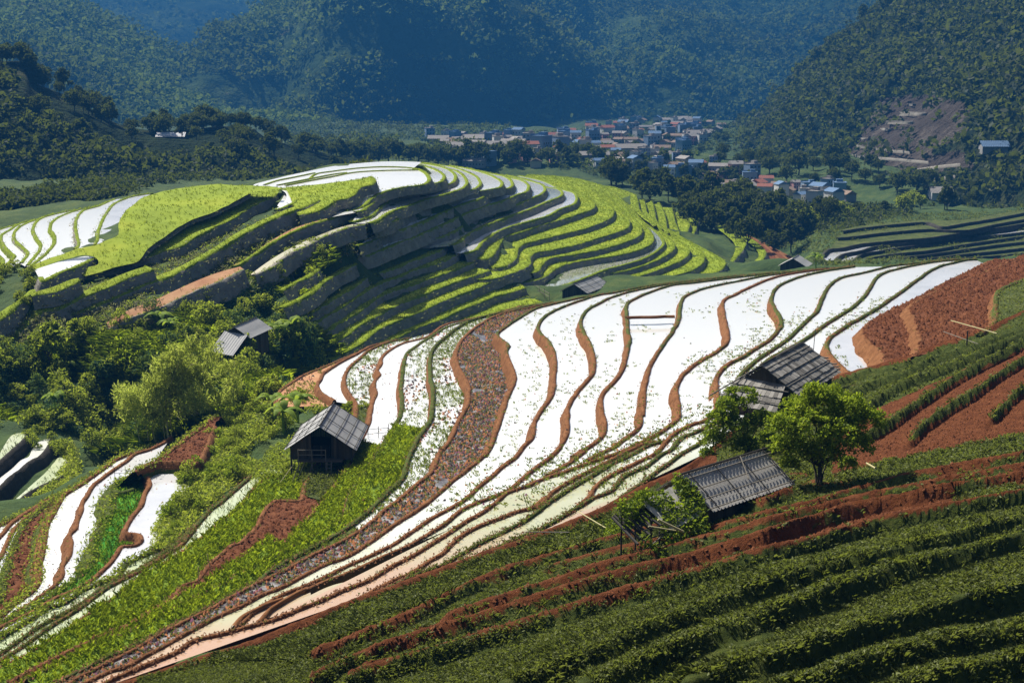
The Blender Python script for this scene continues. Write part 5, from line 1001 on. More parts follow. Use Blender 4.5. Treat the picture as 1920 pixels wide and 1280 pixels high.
for z in (0.55, 0.95, 1.35): strut(root, base, 'rail', a - e * 1.9 + p * 1.45 - Vector((0, 0, z + 0.4)), a - e * 4.2 + p * 1.5 - Vector((0, 0, z + 0.35)), 0.05, 'dark_pole')
strut(root, base, 'rail', a - e * 4.0 + p * 1.5 - Vector((0, 0, 1.75)), a - e * 1.7 + p * 1.5 - Vector((0, 0, 0.95)), 0.05)
strut(root, base, 'rail', a - e * 3.9 + p * 1.55 - Vector((0, 0, 0.75)), a - e * 2.0 + p * 1.9 - Vector((0, 0, 1.35)), 0.06, 'bamboo_pole')
strut(root, base, 'rail', a - e * 3.3 + p * 1.55 - Vector((0, 0, 0.6)), a - e * 2.2 + p * 2.0 - Vector((0, 0, 1.25)), 0.08, 'bamboo_pole')
strut(root, base, 'roof_pole', R0.lerp(R1, 0.68) + p * 0.15 + Vector((0, 0, 0.15)), R0.lerp(R1, 0.55) + p * 1.15 - Vector((0, 0, 0.55)), 0.05, 'pole_wood')
# 3: stilt hut above the green rice
R0, R1 = UP(601, 797, 27.2), UP(625, 759, 27.2)
root, base, q, e, p = hut('field_hut', 'stilt hut with pale sheet roof above the tall green rice, banana plants at its side', R0, R1, 2.9, 1.95, -30.3, 'light', stilts=0.35, seed=9, wall_gap=3, over=0.5)
HUT3 = (R0, R1, e, p, base)
fr = R0 - e * 0.1 + Vector((0, 0, -30.3 + 0.35 - R0.z)); mb = MB(); mb.box(fr - e * 0.45 - base, (0.9, 3.6, 0.08), Matrix.Rotation(math.atan2(e.y, e.x), 4, 'Z')); mb.build('porch', MAT['wall_boards'], root)
for z in (0.55, 0.95): strut(root, base, 'porch_rail', fr - e * 0.85 - p * 1.7 + Vector((0, 0, z)), fr - e * 0.85 + p * 0.5 + Vector((0, 0, z)), 0.05, 'pole_wood')
for s in (-1.7, -0.6, 0.5): strut(root, base, 'porch_post', fr - e * 0.85 + p * s - Vector((0, 0, 0.9)), fr - e * 0.85 + p * s + Vector((0, 0, 1.0)), 0.06, 'pole_wood')
for s in (0.6, 0.95): strut(root, base, 'ladder_rail', fr - e * 0.9 + p * s, fr - e * 1.25 + p * s - Vector((0, 0, 1.3)), 0.06, 'pole_wood')
for k in range(4): strut(root, base, 'ladder_rung', fr - e * (0.98 + 0.08 * k) + p * 0.6 - Vector((0, 0, 0.2 + 0.28 * k)), fr - e * (0.98 + 0.08 * k) + p * 0.95 - Vector((0, 0, 0.2 + 0.28 * k)), 0.045, 'pole_wood')
for k, (s, l) in enumerate(((-0.6, 2.6), (-1.2, 2.0), (-1.5, 2.4), (-1.9, 1.6))): strut(root, base, 'prop_pole', fr - e * 0.6 + p * s, fr - e * (1.6 + 0.3 * k) + p * (s - 0.5 - 0.25 * k) - Vector((0, 0, l)), 0.05, 'bamboo_pole' if k % 2 else 'pole_wood')
# 4: hut in the gully
R0, R1 = UP(441, 612, 29.8), UP(481, 595, 29.8); R1 = R0 + (R1 - R0) * 0.95
root, base, q, e, p = hut('field_hut', 'weathered grey hut with a two part roof low in the bushy gully', R0, R1, 2.1, 1.35, -33.9, 'light', seed=13, poles=False)
a = R0 - e * 0.3 - Vector((0, 0, 0.55)); mb = MB(); slope_sheet(mb, a - p * 1.3 - base, a + p * 1.7 - Vector((0, 0, 0.4)) - base, a + p * 1.5 - e * 4.2 - Vector((0, 0, 2.2)) - base, a - p * 1.6 - e * 4.0 - Vector((0, 0, 1.9)) - base, 9, 0.018); mb.build('lean_to_roof', MAT['light_sheet'], root)
# 5: hut below the far terraces
R0, R1 = UP(1077, 532, 34.0), UP(1118, 517, 34.0)
hut('field_hut', 'small hut with patched grey sheet roof at the foot of the far green terraces', R0, R1, 2.6, 1.5, -37.6, 'light', seed=17)
# 6: hut in the dip behind the crest of the flooded slope
R0, R1 = UP(1487, 484, 33.5), UP(1503, 474, 33.5)
R1 = R0 + (R1 - R0).normalized() * 5.5
hut('field_hut', 'little grey hut in the dip behind the crest of the flooded terraces', R0, R1, 2.8, 1.6, -37.5, 'light', seed=19, poles=False)
# buildings on the dim ridge at the back left
for (u, v, L, W, lab, rm) in ((142, 233, 9, 6, 'dim shed with pale sheet roof on the dark ridge, left of the white walled one', 'light_sheet'), (321, 246, 11, 6, 'long low white roofed shed on the dark ridge above the forest', 'white_sheet')):
    if 'white_sheet' not in MAT: boardmat('white_sheet', (0.5, 0.5, 0.5), (0.7, 0.7, 0.7), 1.0)
    c = Vector(on_hill(HILL['left'], [u], [v + 4])[0]) * 0.985; r = empty('shed', (c.x, c.y, c.z - 2.5), 0.05, lab, 'shed', 'sheds on the dark ridge')
    mb = MB(); slope_sheet(mb, (-L / 2, 0.4, 2.9), (L / 2, 0.4, 2.9), (L / 2, -W / 2, 1.3), (-L / 2, -W / 2, 1.3), 14, 0.03); slope_sheet(mb, (-L / 2, 0.4, 2.9), (L / 2, 0.4, 2.9), (L / 2, W / 2, 1.6), (-L / 2, W / 2, 1.6), 14, 0.03); mb.build('roof', MAT[rm], r)
    mb = MB(); mb.box((0, 0, 0.1), (L - 0.8, W - 1, 3.0)); mb.build('wall', MAT['wall_boards'], r)
# ------------------------------------------------------------------ fences, rails and poles
def rail_fence(name, label, cat, pts, posts, hh, rails, mat='dark_pole', w=0.05):
    pts = [Vector(p) for p in pts]; base = pts[0].copy(); r = empty(name, base, 0, label, cat)
    def at(t):
        k = min(int(t * (len(pts) - 1)), len(pts) - 2); return pts[k].lerp(pts[k + 1], t * (len(pts) - 1) - k)
    for i in range(posts):
        p = at(i / (posts - 1)); m = MB(); m.bar(p - base - Vector((0, 0, 0.3)), p - base + Vector((0.03, 0, hh * (0.9 + 0.25 * ((i * 7) % 3) / 2))), w, n=5); m.build('post', MAT[mat], r)
    for z in rails:
        m = MB()
        for i in range(posts - 1): m.bar(at(i / (posts - 1)) - base + Vector((0, 0, z)), at((i + 1) / (posts - 1)) - base + Vector((0, 0, z + 0.03)), w * 0.8, n=4)
        m.build('rail', MAT[mat], r)
    return r
rail_fence('fence', 'thin pole fence across the flooded plot right of the stilt hut', 'fence', [UP(665, 818, 30.4), UP(690, 821, 30.4), UP(728, 818, 30.4)], 5, 1.1, (0.35, 0.75), w=0.05)
rail_fence('fence', 'thin stake fence in the seedling bed near the skyline edge', 'fence', [UP(655, 733, 30.9), UP(690, 728, 30.9)], 4, 1.3, (0.5, 0.9), w=0.045)
rail_fence('fence', 'stake fence along the seedling bed beside the flooded plot', 'fence', [UP(757, 724, 29.8), UP(776, 722, 29.8)], 3, 1.3, (0.5, 0.9), w=0.045)
rail_fence('fence', 'low rail fence at the head of the bright green seed bed', 'fence', [UP(215, 893, 34.2), UP(255, 893, 34.2)], 3, 0.9, (0.3, 0.6), w=0.04)
rail_fence('fence', 'pale post fence below the hut at the foot of the far terraces', 'fence', [UP(1003, 546, 37.6), UP(1030, 562, 37.6)], 4, 1.4, (0.5, 1.1), 'pole_wood', 0.08)
def rest_pole(label, u0, v0, u1, v1, lift, mat='bamboo_pole', w=0.06):
    A, _ = f2_point(u0, v0, lift); B, _ = f2_point(u1, v1, lift); m = MB(); A = Vector(A); B = Vector(B); m.bar(Vector((0, 0, 0)), B - A, w, n=6); o = m.build('bamboo_pole', MAT[mat]); o.location = A; tag(o, label, 'pole'); return o
rest_pole('long pale bamboo pole lying over the green ridges below the brown field', 1782, 622, 1868, 643, 0.9)
rest_pole('grey pole lying below the long pale bamboo pole', 1768, 636, 1833, 655, 0.6, 'pole_wood', 0.045)
m = MB(); A, _ = f2_point(1812, 655); m.bar((0, 0, -0.3), (0.02, 0, 1.3), 0.09, n=6); o = m.build('stake', MAT['dark_pole']); o.location = A; tag(o, 'short upright stake under the bamboo poles on the green ridges', 'stake')
rest_pole('pale bent bamboo piece on the soil beside the tree', 1624, 885, 1641, 895, 0.45, 'bamboo_pole', 0.07)
rest_pole('long thin bamboo lying among the weeds left of the vine covered hut', 985, 1014, 1068, 1006, 0.25, 'pole_wood', 0.04)
rest_pole('pale bamboo leaning by the fallen lean-to', 1083, 979, 1136, 1003, 0.35, 'bamboo_pole', 0.045)
for (u, v, h, lab) in ((373, 1095, 31.0, 'white marker stick at the lower end of the brown strip in the rice'), (397, 1070, 31.0, 'pale slanting stick in the brown strip in the rice')):
    m = MB(); m.bar((0, 0, -0.2), (0.0 if u < 380 else -0.25, 0, 1.15), 0.05, n=5); o = m.build('marker_stick', MAT['bamboo_pole']); o.location = UP(u, v, h); tag(o, lab, 'stick')
# ------------------------------------------------------------------ trees and bushes
rg = np.random.default_rng(23)
# the two green trees by the vine covered hut
def big_tree(label, lobes, base, nleaf, leaf, seed, lm='leaf_tree', name='broadleaf_tree'):
    rng = np.random.default_rng(seed); base = np.array(base); L = [(l[0] - base[0], l[1] - base[1], l[2] - base[2], *l[3:]) for l in lobes]
    P = crown_pts(L, nleaf, rng, 0.35); V, F = leafcloud(P, leaf, rng, 0.45, 0.5)
    r = empty(name, base, 0, label, 'tree'); mesh_obj('crown', V, F, MAT[lm], r)
    b = MB(); top = np.mean([l[:3] for l in L], 0)
    b.tube([(0, 0, -0.5), (0.03, 0, top[2] * 0.18), (0.0, 0.02, top[2] * 0.42)], 0.12, 0.085)
    for k in range(5):
        a = k * 1.25; q = np.array([math.cos(a), math.sin(a), 0]) * 0.2; b.tube([(q[0] * .4, q[1] * .4, -0.3), (q[0], q[1], top[2] * 0.25), (q[0] * 2.4, q[1] * 2, top[2] * 0.55)], 0.05, 0.03, 5)
    for l in L:
        b.tube([(0, 0, top[2] * 0.35), (l[0] * 0.45, l[1] * 0.45, top[2] * 0.35 + l[2] * 0.35), (l[0] * 0.9, l[1] * 0.9, l[2])], 0.05, 0.012, 5)
        for j in range(3): d = rdir(1, rng)[0]; b.tube([(l[0] * .7, l[1] * .7, l[2] * .85), (l[0] + d[0] * l[3] * .4, l[1] + d[1] * l[3] * .4, l[2] + d[2] * l[5] * .4), (l[0] + d[0] * l[3] * .9, l[1] + d[1] * l[3] * .9, l[2] + d[2] * l[5] * .9)], 0.02, 0.006, 4)
    b.build('trunk', MAT['bark'], r); return r
def lob(u, v, d, r, rz=None): p = atdist(u, v, d); r = r * 1.1; return (*p, r, r, rz or r * 0.8)
T1, _ = f2_point(1535, 908)
d1 = float(T1[1])
big_tree('bright green tree with a spreading crown and dark trunk right of the vine covered hut', [lob(1500, 775, d1 + .3, .95), lob(1545, 755, d1 + .6, 1.0), lob(1590, 770, d1 + .2, .95), lob(1630, 790, d1, .75), lob(1470, 800, d1 - .3, .8), lob(1520, 805, d1 - .6, 1.0), lob(1575, 815, d1 - .5, 1.0), lob(1610, 835, d1, .7), lob(1500, 845, d1 - .2, .8), lob(1550, 850, d1 - .5, .8), lob(1465, 835, d1 + .2, .6), lob(1525, 735, d1 + .4, .5), lob(1590, 870, d1 + .1, .45), lob(1480, 870, d1, .45)], T1, 20000, 0.080, 5)
T2, _ = f2_point(1402, 855)
d2 = float(T2[1])
big_tree('smaller yellow green tree behind the vine covered hut, below the board roof hut', [lob(1370, 765, d2, .85), lob(1400, 745, d2 + .3, .65), lob(1345, 790, d2 - .2, .7), lob(1385, 800, d2 - .4, .95), lob(1430, 790, d2, .75), lob(1340, 825, d2, .75), lob(1395, 835, d2 - .2, .75), lob(1440, 825, d2 + .2, .6), lob(1325, 850, d2 + .1, .4), lob(1375, 735, d2 + .3, .4)], T2, 12000, 0.080, 6)
# vines over the second hut
R0, R1, e, p, base = HUT2; n = 7500; s = rg.uniform(-4.6, 0.9, n); t = rg.uniform(-0.2, 2.6, n)
keep = (vnoise(s * 1.3, t * 1.3, 3) > 0.30) & ((s < 0.7) | (t > 1.4)); s, t = s[keep], t[keep]
Pv = np.array(R0)[None] + np.array(e)[None] * s[:, None] + np.array(p)[None] * t[:, None]; Pv[:, 2] += 0.22 - 0.73 * np.clip(t, 0, 3) - 0.15 * np.clip(-s, 0, 4) + rg.uniform(-0.5, 0.15, len(s)) * np.clip(-s, 0.15, 1)
V, F = leafcloud(Pv, 0.085, rg, 0.8, 0.6); tag(mesh_obj('vine', V - Pv.mean(0), F, MAT['leaf_tree']), 'green vine climbing over the collapsed end of the grey sheet roof', 'vine').location = Pv.mean(0)
# bamboo clump
B0 = ray_ground(345, 815)[0]; dB = B0[1]; print('bamboo', B0)
bl = []
for k in range(44):
    u = rg.uniform(222, 446); top = 655 + abs(u - 340) * 0.45 + rg.uniform(-12, 30); v = rg.uniform(top, 800)
    bl.append(lob(u, v, dB + rg.uniform(-3, 3), rg.uniform(0.9, 1.5), rg.uniform(1.3, 2.2)))
rng = np.random.default_rng(8); L = [(l[0] - B0[0], l[1] - B0[1], l[2] - B0[2], *l[3:]) for l in bl]; P = crown_pts(L, 24000, rng, 0.2)
V, F = leafcloud(P, 0.20, rng, 0.2, 0.26, 0.45); r = empty('bamboo_clump', B0, 0, 'large pale yellow green bamboo clump arching over the gully', 'bamboo'); mesh_obj('crown', V, F, MAT['leaf_bamboo'], r)
for k in range(34):
    b = MB(); x, y = rng.normal(0, 1.6), rng.normal(0, 1.0); l = L[rng.integers(len(L))]; b.tube([(x, y, -0.5), (x * 1.1, y, l[2] * 0.5), (x * .5 + l[0] * .5, y * .5 + l[1] * .5, l[2] * 0.9), l[:3]], 0.05, 0.015, 5); b.build('culm', MAT['bamboo_pole'], r)
# prototypes
K1 = tree_mesh(1, 6.0, 5.6, 900, 0.42, 'x'); K2 = tree_mesh(2, 7.5, 5.0, 900, 0.42, 'x', shape=0.8); K3 = tree_mesh(3, 5.0, 5.0, 800, 0.40, 'x', trunk=0.15); K4 = tree_mesh(4, 9.0, 4.4, 900, 0.40, 'x', nl=11, shape=0.9, trunk=0.2); K5 = tree_mesh(14, 6.5, 6.8, 1000, 0.42, 'x', nl=12)
BU = [tree_mesh(20 + i, 2.0 + 0.3 * i, 2.5, 620, 0.15, 'x', nl=8, trunk=0.05, aspect=0.42, droop=0.1 * (i % 2)) for i in range(4)]
def protos(name, kinds, mats, label, cat, group): return [make_plant(name, label, cat, group, k[0], k[1], m, (0, 0, -900), 'crown' if cat == 'tree' else 'foliage', 'trunk' if cat == 'tree' else 'stem') for k in kinds for m in mats]
def scatter(pr, spots, smin, smax, label=None, group=None, rng=rg, sink=0.1):
    for i, P in enumerate(spots):
        if not np.isfinite(P).all(): continue
        o0 = pr[int(rng.integers(len(pr)))]
        if i < len(pr): o0 = pr[i]
        s = rng.uniform(smin, smax); o = place(o0, USED, (P[0], P[1], P[2] - sink * s), s, rng.uniform(0, 6.28), label, group, s * rng.uniform(0.85, 1.2))
def poly_px(txt, n, rng=rg):
    bp = np.array([tuple(map(float, a.split())) for a in txt.split(',')]); lo, hi = bp.min(0), bp.max(0); q = rng.uniform(lo, hi, (n * 8, 2)); q = q[inside(bp, q[:, 0], q[:, 1])]; return q[:n]
G1 = "-15 655,45 648,130 625,240 610,330 588,420 555,500 520,560 482,600 462,655 438,690 440,640 478,590 520,555 560,575 615,640 665,600 690,500 735,440 775,400 790,330 815,280 835,235 850,190 860,150 815,110 805,40 800,-15 790"
q = poly_px(G1, 170); S = ray_ground(q[:, 0], q[:, 1])
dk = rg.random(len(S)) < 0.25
scatter(protos('bush', BU, ['leaf_shade'], 'gully bush with shade put into its dark blue green leaf colour', 'bush', 'dark bushes in the gully'), S[dk], 0.6, 1.4)
scatter(protos('bush', BU, ['leaf_bush'], 'sunlit yellow green bush on the side of the gully', 'bush', 'sunlit bushes in the gully'), S[~dk], 0.45, 1.2)
# low growth filling the gully between the bushes
q = poly_px(G1.replace("-15 ", "-190 "), 8500); S2 = ray_ground(q[:, 0], q[:, 1], n=110); S2 = S2[np.isfinite(S2).all(1)]; nzv = vnoise(S2[:, 0] * .12, S2[:, 1] * .12, 4)
cover('undergrowth', *weeds(S2[nzv > 0.36], 9, 0.7, 0.22, rg, 0.5), 'leaf_bush'); cover('undergrowth', *weeds(S2[nzv <= 0.36], 9, 0.7, 0.22, rg, 0.5), 'leaf_shade')
k = vnoise(S2[:, 0] * .16, S2[:, 1] * .16, 31) > 0.56; cover('undergrowth', *blades(S2[k] + rg.normal(0, .4, (k.sum(), 3)) * [1, 1, 0], 16, 1.3, 0.05, 0.8, rg, 0.6), 'leaf_rice')
G2 = "405 775,440 745,500 735,560 712,650 735,690 750,686 790,640 775,560 775,530 815,475 835,462 850,490 888,545 880,560 900,480 905,452 905,420 925,370 975,320 1040,285 1062,290 1000,325 940,362 885,392 830"
q = poly_px(G2, 85); S = ray_ground(q[:, 0], q[:, 1], 60, 300)
scatter(protos('bush', BU[:3], ['leaf_bush', 'leaf_tree'], 'leafy green bush on the slope between the stilt hut and the brown plot', 'bush', 'bushes on the slope by the stilt hut'), S, 0.32, 0.75)
q = poly_px(G2, 3500); S2 = ray_ground(q[:, 0], q[:, 1], 60, 300, 110); S2 = S2[np.isfinite(S2).all(1)]; cover('undergrowth', *weeds(S2, 10, 0.5, 0.13, rg, 0.5), 'leaf_bush')
# hedge of scrub between the two far hillsides
q = np.array([(u, np.interp(u, [250, 330, 420, 500, 560, 620, 690], [612, 585, 548, 512, 480, 455, 432]) + rg.uniform(-8, 16)) for u in np.linspace(250, 690, 40)]); S = ray_ground(q[:, 0], q[:, 1], 120, 330)
scatter(protos('bush', BU[:2], ['leaf_bush'], 'scrubby bush in the hedge under the brown strips of the far hill', 'bush', 'hedge bushes under the brown strips'), S, 0.5, 0.9)
S = np.array([unproj(u, v, h) for u, v, h in ((52, 822, 39.6), (62, 838, 40.0), (70, 812, 39.5), (100, 838, 40.6), (108, 852, 41), (96, 825, 40.2), (130, 868, 41.5), (138, 885, 42), (122, 905, 42), (100, 925, 42), (70, 945, 42.3), (118, 842, 41.2))])
scatter(protos('bush', BU[:2], ['leaf_bush'], 'bush at the end of the little paddies by the left edge', 'bush', 'bushes round the little left paddies'), S, 0.55, 0.95, sink=0.5)
# named trees of the gully
for (u, v, k, s, lm, lab) in ((92, 690, K2, 0.85, 'leaf_bush', 'tall yellow green tree at the left end of the gully'), (142, 665, K4, 0.6, 'leaf_bush', 'slender pale tree right of the tall gully tree'), (30, 705, K3, 0.6, 'leaf_bush', 'round bush tree at the left edge above the gully'),
        (505, 745, K3, 0.55, 'leaf_bush', 'small round tree between the gully and the flooded plots'), (195, 720, K1, 0.6, 'leaf_shade', 'dark green tree in the middle of the gully'), (395, 615, K5, 0.55, 'leaf_bush', 'bushy tree just left of the gully hut'), (548, 655, K3, 0.7, 'leaf_bush', 'tree behind the bananas right of the gully hut')):
    P = ray_ground(u, v)[0]; t = make_plant('broadleaf_tree', lab, 'tree', 'trees in the gully', k[0], k[1], lm, P - [0, 0, 0.3]); t.scale = (s, s, s)
# banana plants
def banana(P, s, label, seed):
    rng = random.Random(seed); r = empty('banana_plant', P, rng.uniform(0, 6), label, 'banana plant', 'banana plants'); r.scale = (s, s, s)
    b = MB(); b.tube([(0, 0, -0.4), (0.05, 0, 1.0), (0.08, 0.05, 1.9)], 0.14, 0.09); b.build('stem', MAT['leaf_banana'], r)
    for k in range(9):
        a = k * 2.4 + rng.uniform(-.3, .3); el = rng.uniform(0.5, 1.35); L = rng.uniform(1.5, 2.3); vs = []; fs = []
        for i in range(7):
            t = i / 6; rr = L * (t * math.cos(el) + 0.35 * t * t * (1 - math.cos(el) * .3)); z = 1.8 + L * (t * math.sin(el) - 0.75 * t * t * t); w = 0.34 * math.sin(math.pi * min(1, 0.08 + t * 0.92)) ** 0.6
            c, s_ = math.cos(a), math.sin(a)
            vs += [(c * rr - s_ * w, s_ * rr + c * w, z - 0.10), (c * rr, s_ * rr, z), (c * rr + s_ * w, s_ * rr - c * w, z - 0.10)]
        for i in range(6): fs += [(3 * i, 3 * i + 1, 3 * i + 4, 3 * i + 3), (3 * i + 1, 3 * i + 2, 3 * i + 5, 3 * i + 4)]
        mesh_obj('leaf', vs, fs, MAT['leaf_banana'], r, True)
for i, (u, v, s, lab) in enumerate(((300, 625, 1.2, 'banana plant in front of the brown strip at the upper edge of the gully'), (322, 632, 1.0, 'smaller banana plant right beside the one under the brown strip'), (130, 715, 1.2, 'banana plant low on the left side of the gully'), (520, 648, 1.25, 'banana plant right of the gully hut, nearest the hut'),
        (548, 640, 1.3, 'banana plant with grey leaves second from the gully hut'), (570, 660, 1.1, 'banana plant by the foot of the far terraces'), (590, 668, 1.0, 'outermost banana plant at the edge of the flooded plots'), (532, 812, 1.15, 'banana plant with broad leaves left of the stilt hut'), (558, 792, 1.2, 'tall banana plant behind the stilt hut'), (512, 780, 0.9, 'young banana plant among bushes left of the stilt hut'), (105, 775, 1.0, 'banana plant above the small paddies at the left'), (1530, 502, 1.1, 'spiky banana plant right of the hut behind the crest'))):
    P = ray_ground(u, v, 90, 420)[0]
    if np.isfinite(P).all(): banana(P, s, lab, i)
# woods farther off: every tree that can be told apart
def on_rows(rows, u0, u1, v0, v1, n, rng=rg):
    u, v, f = proj(rows.reshape(-1, 3)); P = rows.reshape(-1, 3)[(u > u0) & (u < u1) & (v > v0) & (v < v1)]
    k = rng.choice(len(P), min(n, len(P)), replace=False); return P[k]
KT = [K1, K2, K3, K5]
q = poly_px("1130 330,1180 322,1240 340,1330 355,1400 372,1470 395,1500 420,1490 470,1440 470,1380 445,1330 425,1280 400,1220 372,1160 345", 62); S = ray_ground(q[:, 0], q[:, 1] + 14, 300, 900)
scatter(protos('forest_tree', KT, ['leaf_forest'], 'dusky tree of the wood below the town, behind the far terraces', 'tree', 'trees of the wood below the town'), S, 0.95, 1.6)
q = poly_px("1450 470,1480 440,1530 415,1600 395,1700 390,1800 385,1925 380,1925 345,1860 350,1800 360,1700 375,1600 385,1540 400,1480 420", 46); S = ray_ground(q[:, 0], q[:, 1] + 12, 260, 800)
scatter(protos('forest_tree', KT, ['leaf_forest', 'leaf_bush'], 'tree in the belt above the dim terraces on the right', 'tree', 'trees above the dim right terraces'), S, 0.6, 1.15)
S = np.concatenate([on_rows(HILL['left'][46:52], -20, 680, 90, 330, 70), on_rows(HILL['left'][20:46], -20, 640, 200, 420, 30)])
scatter(protos('forest_tree', KT, ['leaf_forest'], 'dark tree along the shaded ridge behind the left hill', 'tree', 'trees of the dark left ridge'), S, 0.7, 1.3)
S = np.concatenate([on_rows(HILL['right'][46:52], 1380, 1720, 0, 240, 38), on_rows(HILL['right'][3:40], 1400, 1600, 130, 390, 30)])
scatter(protos('forest_tree', KT, ['leaf_forest'], 'tree on the steep hill right of the town', 'tree', 'trees of the steep right hill'), S, 1.1, 2.0)
q = np.array([(u, 310 - abs(u - 840) * 0.02 + rg.uniform(-6, 4)) for u in np.linspace(655, 1120, 26)]); S = ray_ground(q[:, 0], q[:, 1], 380, 900)
scatter(protos('forest_tree', KT, ['leaf_forest'], 'hazy tree behind the crest of the far terraced hill', 'tree', 'trees behind the far crest'), S, 0.9, 1.7)
for txt, n, sz, d0, d1, mt in (("-15 415,100 400,180 385,300 345,420 338,520 332,640 320,700 318,660 285,500 285,300 320,-15 360", 1500, 1.5, 300, 620, 'leaf_forest'), ("1130 335,1240 355,1400 392,1480 430,1560 440,1700 405,1925 398,1925 350,1560 345,1300 300,1080 322", 1700, 1.5, 290, 900, 'leaf_forest'), ("1390 285,1500 300,1620 310,1760 335,1760 372,1600 355,1480 348,1390 335", 1500, 1.7, 450, 1600, 'leaf_forest'), ("1470 330,1560 335,1700 345,1830 370,1830 395,1560 400,1480 385", 900, 1.6, 380, 900, 'leaf_forest'), ("500 225,700 222,900 225,1000 250,900 300,640 300,560 290", 1500, 2.6, 500, 2400, 'leaf_mount'), ("640 300,760 300,1000 320,1100 318,1300 300,1420 240,1300 225,1000 250,760 270", 1500, 2.2, 600, 2200, 'leaf_mount')):
    q = poly_px(txt, n); S = ray_ground(q[:, 0], q[:, 1], d0, d1, 90); S = S[np.isfinite(S).all(1)]; S = S[vnoise(S[:, 0] * .02, S[:, 1] * .01, 8) > 0.3]
    cover('undergrowth', *weeds(S, 12, sz * (0.6 + 0.8 * rg.random(len(S))), sz * 0.42, rg, 0.6), mt)
q = poly_px("-15 640,100 560,280 500,420 440,520 400,640 420,700 440,690 470,600 500,450 560,300 620,100 650", 2600); S = ray_ground(q[:, 0], q[:, 1], 120, 330, 120); S = S[np.isfinite(S).all(1)]
cover('undergrowth', *weeds(S, 8, 0.5, 0.16, rg, 0.5), 'leaf_bush'); cover('undergrowth', *blades(S + rg.normal(0, .6, S.shape) * [1, 1, 0], 5, 0.6, 0.07, 0.8, rg), 'dry_grass')
q = poly_px("-15 500,60 500,78 530,60 575,0 585,-15 580", 16); S = ray_ground(q[:, 0], q[:, 1], 120, 330); scatter(protos('bush', BU[:1], ['leaf_bush'], 'bush beside the flooded paddies at the left edge', 'bush', 'bushes at the left edge'), S, 0.5, 1.0)
q = poly_px("1400 290,1500 300,1620 310,1760 335,1760 372,1600 355,1480 348,1400 332", 26); S = ray_ground(q[:, 0], q[:, 1], 450, 1500); scatter(protos('forest_tree', [K1, K5], ['leaf_forest'], 'tree on the level ground under the bare slope', 'tree', 'trees under the bare slope'), S, 0.8, 1.5)
q = poly_px("1200 402,1330 425,1480 470,1540 500,1700 492,1925 482,1925 395,1560 408,1500 440,1400 425,1300 395", 2600); S = ray_ground(q[:, 0], q[:, 1], 180, 800, 120); S = S[np.isfinite(S).all(1)]
cover('undergrowth', *weeds(S, 10, 0.8, 0.28, rg, 0.5), 'leaf_weed')
# the rest of the woods as one mass
def forest(rows, n, size, k, rng=rg, mat='leaf_forest', thr=-0.12):
    a = rows.reshape(-1, 3); u, v, f = proj(a); P = a[(u > -150) & (u < 2070) & (v > -60) & (v < 480)]; P = P[rng.integers(len(P), size=n)] + rng.normal(0, 1, (n, 3)) * [size * 2.2, size * 2.2, 0]
    m = fbm(P[:, 0] * 0.012, P[:, 1] * 0.012 + P[:, 2] * 0.02, 61, 3); u, v, f = proj(P); P = P[(m > thr) & ~(inside(QUARRY, u, v) & (f < 1100) & (rng.random(n) < 0.9))]; sz = size * rng.uniform(0.6, 1.5, len(P))
    d = rdir(len(P) * k, rng); d[:, 2] = np.abs(d[:, 2]); Q = np.repeat(P, k, 0) + d * np.repeat(sz, k)[:, None] * [1, 1, 1.3]
    return leafcloud(Q, (np.repeat(sz, k) * 0.42)[:, None], rng, 0.6, 0.7)
cover('forest', *forest(HILL['right'][2:56], 8500, 2.5, 12, thr=-0.3), 'leaf_forest'); cover('forest', *forest(HILL['left'][2:56], 4200, 1.6, 12), 'leaf_forest')
cover('forest', *forest(HILL['A'][2:52], 8000, 4.2, 7, thr=-0.3), 'leaf_mount'); cover('forest', *forest(HILL['Cmid'][4:66], 20000, 4.6, 7, thr=-0.25), 'leaf_mount')

cover('forest', *forest(HILL['B'][2:52], 3000, 9.0, 6), 'leaf_mount')
